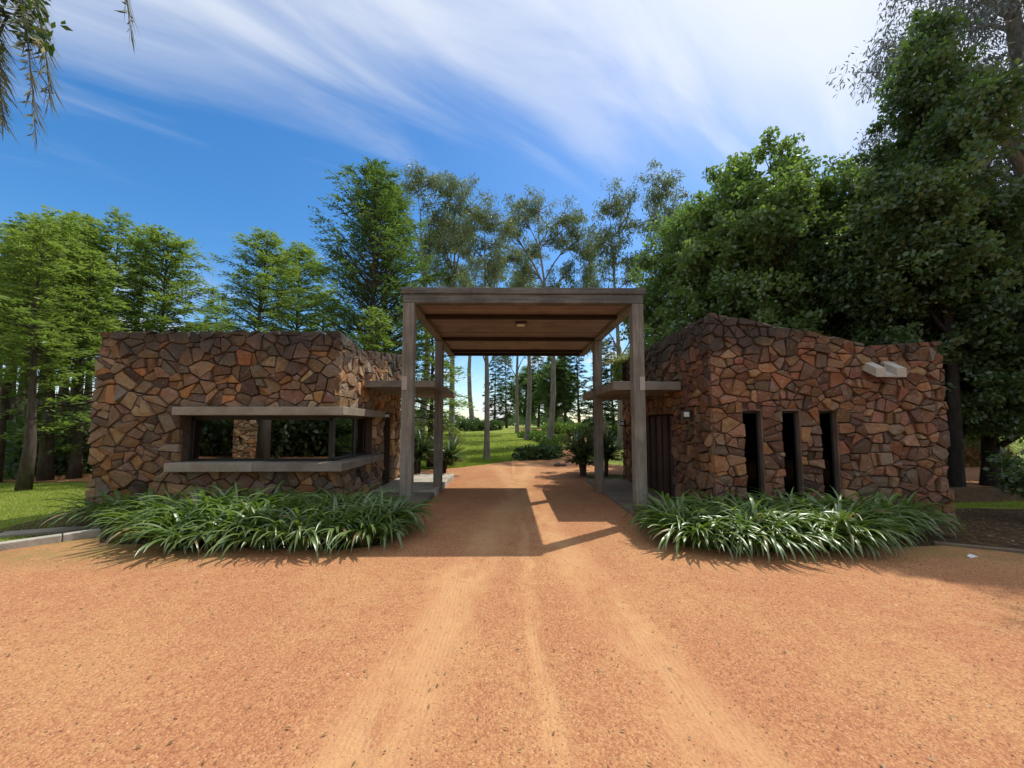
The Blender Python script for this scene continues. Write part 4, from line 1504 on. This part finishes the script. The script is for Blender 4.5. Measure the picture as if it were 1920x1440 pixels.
for i, (x, y) in enumerate([(0.95, 18.7), (1.75, 18.9), (2.35, 19.6)]):
    shrub('leafy_shrub', 'hyd', x, y, ['left', 'middle', 'right'][i] + ' leafy dark shrub of three where the drive meets the lawn', 'hedge_dark', 'shrubs at the lawn corner', rz=i * 2.1, dims=(.62, .55, .68, 1500, .16, .11))
for i, (x, y) in enumerate([(-6.0, 38), (-4.9, 38.4), (-3.8, 38.2), (-2.6, 38.6), (-1.6, 39.2)]):
    shrub('hedge_shrub', 'far_hedge', x, y, ['first', 'second', 'third', 'fourth', 'fifth'][i] + ' shrub from the left in the far dark hedge across the lawn', 'hedge_dark',
          'shrubs of the far hedge', rz=i, dims=(1.1, .9, 1.05, 1300, .22, .14))
for i, (x, y, s) in enumerate([(-16.5, 13.6, 1.2), (-14.5, 15.2, 1.1), (-12.6, 14.8, 1.0), (-19.5, 17.5, 1.5), (-23, 19, 1.6), (-17, 20, 1.5), (-27, 23, 1.8), (-21, 25, 1.8), (-15.5, 24, 1.6), (-31, 27, 1.9)]):
    shrub('undergrowth_shrub', 'under', x, y, ['nearest', 'second nearest', 'third', 'fourth', 'fifth', 'sixth', 'seventh', 'eighth', 'ninth', 'farthest'][i] + ' dark bush among the grove trunks, counting back from the lawn', 'broad_dark',
          'dark bushes under the grove', (s, s, s * 1.1), i, dims=(1.5, 1.2, 1.7, 2400, .20, .12))
for i, (x, y, s) in enumerate([(-20.5, -6.4, 1.5), (-17.6, -6.9, 1.7), (-14.9, -7.4, 1.8), (-11.4, -6.6, 1.7), (-8.9, -6.2, 1.5), (-6.2, -6.6, 1.6), (11.5, -5.6, 1.6), (14.4, -5.9, 1.7), (17.3, -5.6, 1.7), (20.2, -6.0, 1.7)]):  # the right-hand ones are unseen, added to darken the slot panes' reflection
    shrub('undergrowth_shrub', 'under', x, y, (['leftmost', 'second', 'third', 'fourth', 'fifth', 'rightmost'][i] + ' dark bush of the row mirrored in the wide window' if i < 6 else ['first', 'second', 'third', 'fourth'][i - 6] + ' dark bush of the row added to darken the slot windows'), 'broad_dark',
          'dark bushes behind the photographer', (s, s, s * 1.7), i * .9)
shrub('pampas_clump', 'pamp', 20.2, 16.6, 'pale feathery bush across the road at the right edge', 'pampas', None, (1, 1, 1), 0, 'bush', (1.6, 1.3, 2.3, 3500, .45, .035, .2))
shrub('pampas_clump', 'pamp', 17.6, 17.6, 'pale feathery bush behind the black trunk across the road', 'pampas', None, (1, 1, .9), 2, 'bush')
shrub('russet_shrub', 'rus', 19.4, 15.9, 'russet low shrub in front of the pale feathery bush', 'rust', None, (1, 1, 1), 0, 'shrub', (.9, .7, 1.0, 1200, .25, .05))
shrub('green_shrub', 'lime', 21.5, 20.5, 'bright lime green bush beyond the road at the right', 'hedge', None, (1.6, 1.6, 2.6), 0, 'bush', (1.4, 1.2, 1.3, 2200, .25, .14))


def stem_shrub(x, y, label):
    rs = np.random.default_rng(5)
    e = tag(empty('stem_shrub', (x, y, 0)), label, 'shrub')
    mb = MB()
    CC = []
    for i in range(7):
        a = i * 2.4
        tp = np.array((math.cos(a) * rs.uniform(.12, .45), math.sin(a) * rs.uniform(.12, .4), rs.uniform(.5, 1.1)))
        pts = bezier((math.cos(a) * .04, math.sin(a) * .04, -.03), (tp[0] * .3, tp[1] * .3, tp[2] * .6), tp, 5)
        mb.tube(pts, [.014, .012, .01, .008, .005], 5)
        for k in range(4):
            CC.append(tp + rs.normal(0, .10, 3))
    mb.build('stems', M['bark'], e, smooth=True)
    C = np.concatenate([c + rs.normal(0, .085, (26, 3)) for c in CC])
    n = len(C)
    link('foliage', fastmesh('stem_leaves', leaves(C, rnd(n, rs) + np.array((0, 0, -.2)), rs.normal(0, .5, (n, 3)) + np.array((0, 0, .8)), .13 * rs.uniform(.7, 1.3, n), .075 * rs.uniform(.7, 1.3, n)), 4), M['broad_dark'], e)


stem_shrub(9.35, 6.75, 'open stemmed shrub at the right picture edge')


# ---------------------------------------------------------------- strap-leaved clumps
def strap_clump(seed, n, Lr, w, spread=1.0, stiff=0.0, up=1.0, base_r=0.10, seg=7, maxang=1.25):
    rs = np.random.default_rng(seed)
    V = []
    F = []
    for i in range(n):
        az = rs.uniform(0, 2 * math.pi)
        L = rs.uniform(*Lr)
        ang = min(math.acos(max(-1.0, 1 - rs.random() * spread * 0.8)), maxang)     # start tilt from vertical
        b = np.array((math.cos(az), math.sin(az), 0)) * rs.uniform(0, base_r)
        bend = rs.uniform(1.7, 3.5) * (1 - stiff)
        p = b.copy()
        p[2] = 0.0
        a = ang * up
        sw = rs.uniform(-.25, .25)
        ww = w * rs.uniform(.75, 1.25)
        o = len(V)
        tw = rs.uniform(-.5, .5)
        ended = False
        for s in range(seg + 1):
            t = s / seg
            azs = az + sw * t
            out = np.array((math.cos(azs), math.sin(azs), 0))
            lat = np.array((-math.sin(azs), math.cos(azs), 0))
            d = out * math.sin(a) + np.array((0, 0, math.cos(a)))
            nrm = -out * math.cos(a) + np.array((0, 0, math.sin(a)))
            lat2 = lat * math.cos(tw * t) + nrm * math.sin(tw * t)
            hw = ww * .5 * (min(1, .65 + t * 1.2) if t < .3 else 1.0) * (1 if t < .62 else max(.03, 1 - ((t - .62) / .38) ** 1.7))
            if ended:
                hw *= 0.02
            V += [p + lat2 * hw + nrm * hw * .35, p, p - lat2 * hw + nrm * hw * .35]
            a += bend * (0.35 + t) / seg
            if ended:
                p = p + d * 0.002
            else:
                p = p + d * L / seg
            if p[2] < 0.03 and s > 1:
                ended = True
                p[2] = max(p[2], 0.02)
        for s in range(seg):
            q = o + 3 * s
            F += [(q, q + 1, q + 4, q + 3), (q + 1, q + 2, q + 5, q + 4)]
    return V, F


AG = []
for s in range(6):
    V, F = strap_clump(500 + s, 125, (0.55, 1.08), 0.046, 0.34, 0.0, 1.0, 0.17, 9, 0.85)
    me = pymesh('agapanthus_leaves', V, F, True)
    me.materials.append(M['aga'])
    AG.append(me)
ra = random.Random(9)
ORD = ['first', 'second', 'third', 'fourth', 'fifth', 'sixth', 'seventh', 'eighth', 'ninth', 'tenth', 'eleventh', 'twelfth']


def bed(rows, side, group):
    for rname, y, xs_, s0 in rows:
        for i, x in enumerate(xs_):
            o = link('agapanthus_clump', ra.choice(AG))
            s = s0 * ra.uniform(.88, 1.14)
            o.location = (x + ra.uniform(-.1, .1), y + ra.uniform(-.12, .12), -0.01)
            o.rotation_euler = (0, 0, ra.uniform(0, 6.28))
            o.scale = (s, s, s * ra.uniform(.9, 1.1))
            tag(o, f'{ORD[i]} strap leaved clump from the left in the {rname} row, {side}', 'plant', group)


bed([('back', 6.95, np.linspace(-6.75, -2.35, 9), 0.95), ('middle', 6.40, np.linspace(-5.9, -2.0, 9), 0.95),
     ('third', 6.0, np.linspace(-5.2, -1.95, 8), 0.88), ('front', 5.62, np.linspace(-4.4, -2.0, 6), 0.85)], 'bed under the wide window', 'strap leaved clumps under the wide window')
bed([('back', 6.45, np.linspace(2.75, 6.5, 8), 0.92), ('middle', 6.05, np.linspace(2.6, 5.8, 8), 0.95),
     ('third', 5.72, np.linspace(2.6, 5.3, 7), 0.90), ('front', 5.42, np.linspace(2.8, 4.7, 6), 0.86)], 'bed under the slot windows', 'strap leaved clumps under the slot windows')

# sword-leaved plants behind the walkways
SW = []
for s in range(3):
    V, F = strap_clump(600 + s, 150, (0.50, 0.85), 0.045, 2.3, 0.86, 1.0, 0.05, 4, 1.9)
    me = pymesh('sword_leaves', V, F, True)
    me.materials.append(M['yucca'])
    SW.append(me)


def yucca(x, y, heads, label, k=0):
    e = tag(empty('sword_leaf_plant', (x, y, 0)), label, 'plant', 'sword leaved plants behind the walkways')
    mb = MB()
    for i, (hx, hy, hz, sc) in enumerate(heads):
        mb.tube(bezier((hx * .15, hy * .15, -.1), (hx * .35, hy * .35, hz * .6), (hx, hy, hz), 6), [.075, .06, .055, .05, .05, .045], 7, False)
        o = link('leaf_rosette', SW[(i + k) % 3], None, e)
        o.location = (hx, hy, hz - .05)
        o.scale = (sc * 1.12,) * 3
        o.rotation_euler = (0.1 * i, 0.08, i * 1.1)
    mb.build('stem', M['bark'], e, (0, 0, 0), smooth=True)
    return e


yucca(-2.95, 12.75, [(-.05, 0, .72, 1.0), (.12, .1, .95, .9), (-.25, .1, 1.35, .8)], 'sword leaved plant left of the left rear post')
yucca(-2.2, 13.1, [(.25, 0, .70, 1.05), (.05, .2, .5, .8)], 'sword leaved plant peeping right of the left rear post', 1)
yucca(2.55, 13.0, [(-.1, 0, .62, 1.15), (.15, .15, .85, 1.0), (-.25, .2, .95, .9)], 'dense sword leaved plant left of the right rear post', 2)
yf = yucca(3.30, 13.0, [(0, 0, 1.0, 1.0), (.12, .15, .7, .9)], 'flowering sword leaved plant beside the right wall end')
rsf = np.random.default_rng(3)
n = 420
tz_ = rsf.random(n)
C = np.stack([rsf.normal(0, .085, n) * (1.1 - tz_), rsf.normal(0, .085, n) * (1.1 - tz_), 1.25 + tz_ * .62], 1)
link('flower_spike', fastmesh('flower_spike', leaves(C, rnd(n, rsf) + np.array((0, 0, -.8)), rnd(n, rsf), np.full(n, .075), np.full(n, .045)), 4), M['flower'], yf)

# variegated plant trailing over the parapet corner
V, F = strap_clump(701, 190, (0.35, 0.75), 0.030, 1.3, 0.0, 1.0, 0.28, 6)
sp = tag(link('spider_plant', pymesh('spider_plant', V, F, True), M['spider']), 'pale variegated plant on the corner of the right house parapet', 'plant')
sp.location = (3.64, 11.9, 3.63)
rs9 = np.random.default_rng(8)
n = 650
C = np.stack([XL - .10 - rs9.random(n) * .22, 11.55 + rs9.random(n) * .8, 3.63 - rs9.random(n) ** 1.3 * 1.0], 1)
tag(link('trailing_vine', fastmesh('vine', leaves(C - np.array((3.9, 13, 3.8)), rs9.normal(0, .3, (n, 3)) + np.array((0, 0, -1)), rs9.normal(0, .4, (n, 3)) + np.array((-1, -.3, 0.2)), np.full(n, .16), np.full(n, .035)), 4), M['hedge'],
         None, (3.9, 13, 3.8)), 'green vine trailing down the far corner of the right house', 'plant')


# ---------------------------------------------------------------- palm and flowering branch, top left
def frond(mb, base, mid, tip, n, ll, rs):
    pts = bezier(base, mid, tip, 14)
    mb.tube(pts, list(np.linspace(.022, .004, 14)), 5, False)
    C, A, N = [], [], []
    tt_ = np.linspace(.12, 1, n)
    for t in tt_:
        p = (1 - t) ** 2 * np.array(base) + 2 * t * (1 - t) * np.array(mid) + t * t * np.array(tip)
        d = unit(2 * (1 - t) * (np.array(mid) - np.array(base)) + 2 * t * (np.array(tip) - np.array(mid)))
        s = unit(np.cross(d, [0.1, 0.2, 1.0]))
        for sg in (-1, 1):
            a = unit(d * .7 + s * sg * rs.uniform(.5, 1.1) + np.array((0, 0, -.2)) + rs.normal(0, .2, 3))
            L = ll * (math.sin(math.pi * min(1, .12 + .8 * t)) * .4 + .55) * rs.uniform(.8, 1.1)
            C.append(p + a * L * .5)
            A.append(a * L)
            N.append(np.cross(a, d) + rs.normal(0, .2, 3))
    return np.array(C), np.array(A), np.array(N)


rsp = np.random.default_rng(21)
PB = np.array((-6.95, 4.2, 0.0))
pe = tag(empty('palm_tree', tuple(PB)), 'palm whose drooping fronds hang into the top left corner', 'palm')
tb = MB().tube([(0, 0, -.1), (.05, 0, 2.2), (0.0, .05, 4.6), (.05, 0, 6.9)], [.20, .155, .15, .15], 12)
tb.build('trunk', M['bark_pale'], pe, smooth=True)
crown = np.array((.05, 0, 6.95))
for i, (mid, tip) in enumerate([((1.40, -.2, 8.3), (1.84, -.2, 4.85)), ((2.25, -.2, 9.3), (2.77, -.2, 6.1)), ((1.25, -.45, 8.0), (1.63, -.4, 5.15)), ((1.30, .05, 8.2), (1.65, .05, 5.45)),
                                ((1.1, -.3, 8.2), (1.55, -.25, 4.95)), ((-1.2, .6, 8.2), (-2.4, 1.2, 6.0)), ((-1.0, -.9, 8.3), (-2.0, -2.0, 6.2)), ((.3, -1.3, 8.4), (.6, -2.7, 6.3)),
                                ((-.8, 1.2, 8.5), (-1.7, 2.0, 6.8)), ((-1.5, -.1, 8.5), (-3.0, 0, 6.5))]):
    fm = MB()
    C, A, N = frond(fm, crown, mid, tip, 210, .42, rsp)
    fo = fm.build('frond', M['bark'], pe)
    L = np.linalg.norm(A, axis=1)
    link('leaflets', fastmesh('leaflets', leaves(C, A, N, L, np.full(len(L), .019)), 4), M['palm'], fo)

be = tag(empty('magnolia_tree', (-9.2, 4.4, 0)), 'tree whose leafy budding branch tip shows at the top left corner', 'tree')
bm_ = MB().tube([(0, 0, -.1), (0, 0, 2.5), (.1, 0, 5.2)], [.14, .11, .08], 8)
bm_.tube(bezier((.1, 0, 4.9), (1.6, .1, 7.3), (3.55, -.25, 6.35), 8), list(np.linspace(.05, .014, 8)), 6)
bm_.tube(bezier((3.1, -.12, 6.6), (3.6, -.2, 6.5), (3.98, -.35, 5.95), 6), list(np.linspace(.016, .006, 6)), 5)
bm_.tube(bezier((3.4, -.2, 6.45), (3.4, -.3, 6.0), (3.55, -.35, 5.9), 6), list(np.linspace(.014, .006, 6)), 5)
bm_.tube(bezier((.1, 0, 5.1), (-.8, .5, 6.5), (-1.6, .8, 7.3), 6), list(np.linspace(.05, .014, 6)), 6)
bm_.build('trunk', M['bark'], be, smooth=True)
cl_ = [((2.72, -.83, 6.02), .12, 30), ((2.6, -.8, 6.12), .12, 22), ((2.3, -.8, 6.5), .26, 85), ((2.45, -.75, 6.6), .2, 60), ((2.3, -.85, 5.92), .08, 12), ((-1.5, .8, 7.2), .5, 160), ((.6, -.2, 6.9), .45, 160), ((1.7, -.5, 6.9), .4, 150)]
C = np.concatenate([np.array(c) + np.array((1.2, .5, 0)) * (c[0] > 2) + rsp.normal(0, r * .55, (k, 3)) for c, r, k in cl_])
n = len(C)
link('crown', fastmesh('magnolia_leaves', leaves(C, rnd(n, rsp) + np.array((.25, 0, -.1)), rnd(n, rsp), .13 * rsp.uniform(.7, 1.2, n), .05 * rsp.uniform(.8, 1.2, n)), 4), M['hedge_dark'], be)
C = np.array([(2.79, -.86, 5.93), (2.28, -.87, 5.97), (2.22, -.86, 6.05), (2.5, -.8, 6.62), (2.42, -.8, 6.66), (2.56, -.8, 6.5)])
k = 14
C2 = ((C + np.array((1.2, .5, 0)))[:, None, :] + rsp.normal(0, .022, (len(C), k, 3))).reshape(-1, 3)
n = len(C2)
tag(link('buds', fastmesh('buds', leaves(C2, rnd(n, rsp), rnd(n, rsp), np.full(n, .07), np.full(n, .045)), 4), M['flower'], be), kind='stuff')

# ---------------------------------------------------------------- loose gravel, grass, litter
rs = np.random.default_rng(17)
N = 110000
t = rs.random(N)
Y = 1.35 + 6.0 * t ** 1.9
X = (rs.random(N) * 2 - 1) * (1.6 + Y * 1.42)
# fewer loose stones in the compacted wheel tracks
c1 = np.abs(X - (-1.0 + .12 * Y)) < .26
c2 = np.abs(X - (1.38 - .11 * Y)) < .24
ok = (Y < 5.05) | ((np.abs(X - .3) < 1.9))
ok &= ~((c1 | c2) & (rs.random(N) < .72))
X, Y = X[ok], Y[ok]
N = len(X)
S = (0.0026 + 0.0052 * rs.random(N) ** 2.4) * (0.65 + 0.15 * Y)
big_ = rs.random(N) < .006
S[big_] *= 1.9
oct_ = np.array([(1, 0, 0), (0, 1, 0), (-1, 0, 0), (0, -1, 0), (0, 0, .75)])
oct_ = oct_[None] * (1 + rs.normal(0, .22, (N, 5, 3))) * S[:, None, None]
th = rs.random(N) * 6.28
cx, sx = np.cos(th)[:, None], np.sin(th)[:, None]
xx = oct_[:, :, 0] * cx - oct_[:, :, 1] * sx
yy_ = oct_[:, :, 0] * sx + oct_[:, :, 1] * cx
P5 = np.stack([xx + X[:, None], yy_ + Y[:, None], np.maximum(oct_[:, :, 2], -.001) + .0005], 2)
Vp = P5.reshape(-1, 3).astype(np.float32)
tri = np.array([(0, 1, 4), (1, 2, 4), (2, 3, 4), (3, 0, 4)])
idx = (np.arange(N)[:, None, None] * 5 + tri[None]).reshape(-1).astype(np.int32)
me = bpy.data.meshes.new('pebbles')
me.vertices.add(len(Vp))
me.vertices.foreach_set('co', Vp.ravel())
me.loops.add(len(idx))
me.loops.foreach_set('vertex_index', idx)
me.polygons.add(len(idx) // 3)
me.polygons.foreach_set('loop_start', np.arange(0, len(idx), 3, dtype=np.int32))
me.update(calc_edges=True)
me.materials.append(M['pebble'])
tag(link('gravel', me), 'loose orange red pebbles scattered over the forecourt', 'gravel', kind='stuff')


def blades(name, X, Y, hmin, hmax, w, label, mat='blade'):
    rs = np.random.default_rng(len(X))
    n = len(X)
    az = rs.random(n) * 6.28
    Z = terrain(X, Y) - 0.02
    b = np.stack([X, Y, Z], 1)
    h = rs.uniform(hmin, hmax, n)
    lat = np.stack([np.cos(az), np.sin(az), np.zeros(n)], 1) * (w * .5)
    lean = np.stack([rs.normal(0, .45, n), rs.normal(0, .45, n), np.ones(n)], 1) * h[:, None]
    V = np.stack([b - lat, b + lat, b + lean], 1).reshape(-1, 3)
    tag(link(name, fastmesh(name, V, 3), M[mat]), label, 'grass', kind='stuff')


rs = np.random.default_rng(4)
n = 60000
X = rs.uniform(-15, -6.3, n)
Y = rs.uniform(4.0, 11.5, n)
line = np.interp(X, [-15, -9.8, -8, -7, -6.3], [1.6, 3.95, 4.85, 5.45, 6.2])
ok = (Y > line + .08) & ~((X > -7.95) & (Y > 7.2)) & ~((X > -8.1) & (Y > 6.25) & (X > -7.4))
blades('grass', X[ok], Y[ok], .02, .055, .012, 'short mown grass of the sunlit left lawn')
n = 26000
X = rs.uniform(8.9, 16, n)
Y = rs.uniform(7.6, 10.2, n)
ok = Y > 7.9 + .15 * np.sin(X * 2)
blades('grass', X[ok], Y[ok], .02, .06, .014, 'short grass strip beyond the black trunk')
n = 90000
Y = 15.2 + 20 * rs.random(n) ** 1.7
X = rs.uniform(-.42, .12, n) * Y
ed = np.interp(X, [-16, -3.6, -2.6, -1, .4, 1.5, 2.55, 4], [13.9, 14.7, 15.1, 16.5, 18.3, 20.1, 22.4, 23])
ok = Y > ed + .05
blades('grass', X[ok], Y[ok], .03, .09, .03, 'mown grass of the lawn rising behind the gate')

# fallen leaves and bits of bark
rs = np.random.default_rng(6)
n = 900
Y = 1.5 + 5.5 * rs.random(n) ** 1.4
X = (rs.random(n) * 2 - 1) * (1.5 + Y * 1.35)
ok = (Y < 5.0) | (np.abs(X - .3) < 1.8)
X, Y = X[ok], Y[ok]
n = len(X)
C = np.stack([X, Y, np.full(n, .010)], 1)
A = np.stack([rs.normal(0, 1, n), rs.normal(0, 1, n), rs.normal(0, .12, n)], 1)
tag(link('leaf_litter', fastmesh('leaf_litter', leaves(C, A, rs.normal(0, .25, (n, 3)) + np.array((0, 0, 1)), .035 * rs.uniform(.4, 1.3, n), .011 * rs.uniform(.6, 1.4, n)), 4), M['litter']),
    'dry leaves and bark scraps lying on the gravel', 'leaf litter', kind='stuff')
n = 2600
X = rs.uniform(6.3, 13, n)
Y = rs.uniform(4.4, 7.8, n)
C = np.stack([X, Y, np.full(n, .012)], 1)
ok = Y > 5.6 - .28 * (X - 6.2)
C = C[ok]
n = len(C)
tag(link('leaf_litter', fastmesh('leaf_litter', leaves(C, rs.normal(0, 1, (n, 3)) * np.array((1, 1, .15)), rs.normal(0, .3, (n, 3)) + np.array((0, 0, 1)), .07 * rs.uniform(.4, 1.3, n), .03 * rs.uniform(.6, 1.4, n)), 4), M['litter']),
    'brown leaf litter on the soil under the right hand trees', 'leaf litter', kind='stuff')

# a scrap of white paper, rocks, the low bank at the right
lp = MB()
lp.add([(-.13, -.035, .006), (.02, -.05, .012), (.14, -.03, .005), (.13, .045, .02), (.0, .05, .045), (-.12, .04, .025)], [(0, 1, 4, 5), (1, 2, 3, 4)])
lp.add([(-.13, -.035, .004), (.02, -.05, .008), (.14, -.03, .003), (.13, .045, .016), (.0, .05, .040), (-.12, .04, .020)], [(5, 4, 1, 0), (4, 3, 2, 1)])
po = lp.build('paper_scrap', M['white'])
po.location = (6.0, 5.02, 0)
po.scale = (.62, .55, .7)
po.rotation_euler = (0, 0, .3)
tag(po, 'crumpled white paper scrap on the shaded gravel at the right', 'litter')


def rock(x, y, sx, sy, sz, seed, label):
    bm = bmesh.new()
    bmesh.ops.create_icosphere(bm, subdivisions=2, radius=1)
    rr = random.Random(seed)
    for v in bm.verts:
        f = 1 + rr.uniform(-.16, .16)
        v.co = Vector((v.co.x * sx * f, v.co.y * sy * f, v.co.z * sz * f))
    me = bpy.data.meshes.new('rock')
    bm.to_mesh(me)
    bm.free()
    o = link('rock', me, M['rock'])
    o.location = (x, y, float(terrain(x, y)) + sz * .45)
    return tag(o, label, 'rock', 'rocks at the far edge of the drive')


rock(2.02, 15.75, .15, .12, .14, 1, 'dark rock at the far drive edge, left of the pair')
rock(2.30, 15.85, .12, .12, .10, 2, 'pale rock at the far drive edge, right of the pair')
bk = MB()
pts = np.linspace(0, 1, 10)
V = []
F = []
rb = random.Random(3)
for i, t in enumerate(pts):
    x = 9.75 + 4.2 * t
    y = 8.75 + .35 * t
    hgt = .30 * (1 - .35 * t) * rb.uniform(.9, 1.08)
    V += [(x, y - .28 + rb.uniform(-.03, .03), -.03), (x, y - .17, hgt * .8), (x, y + .02, hgt), (x, y + .25, hgt * .75), (x, y + .4, -.03)]
for i in range(9):
    for k in range(4):
        a = i * 5 + k
        F.append((a, a + 5, a + 6, a + 1))
F += [(0, 1, 2, 3, 4), (49, 48, 47, 46, 45)]
tag(link('earth_bank', pymesh('earth_bank', V, F), M['soil']), 'low dark earth bank beyond the black trunk', 'bank', kind='structure')

# ---------------------------------------------------------------- far country
rs = np.random.default_rng(31)
n = 26000
az = rs.uniform(-1.1, 1.1, n)
dd_ = rs.uniform(150, 260, n)
X, Y = np.sin(az) * dd_, np.cos(az) * dd_
hh = (3.5 + 3.2 * np.sin(az * 23) + 2.4 * np.sin(az * 57 + 1) + 1.5 * np.sin(az * 131)) * .55 + 2.2
Z = 1.2 + np.maximum(hh, .8) * rs.random(n) ** .7
C = np.stack([X, Y, Z], 1)
tag(link('distant_woods', fastmesh('distant_woods', leaves(C, rnd(n, rs), rnd(n, rs), rs.uniform(.9, 2.2, n), rs.uniform(.7, 1.6, n)), 4), M['far']),
    'far line of low woods on the horizon', 'woods', kind='stuff')
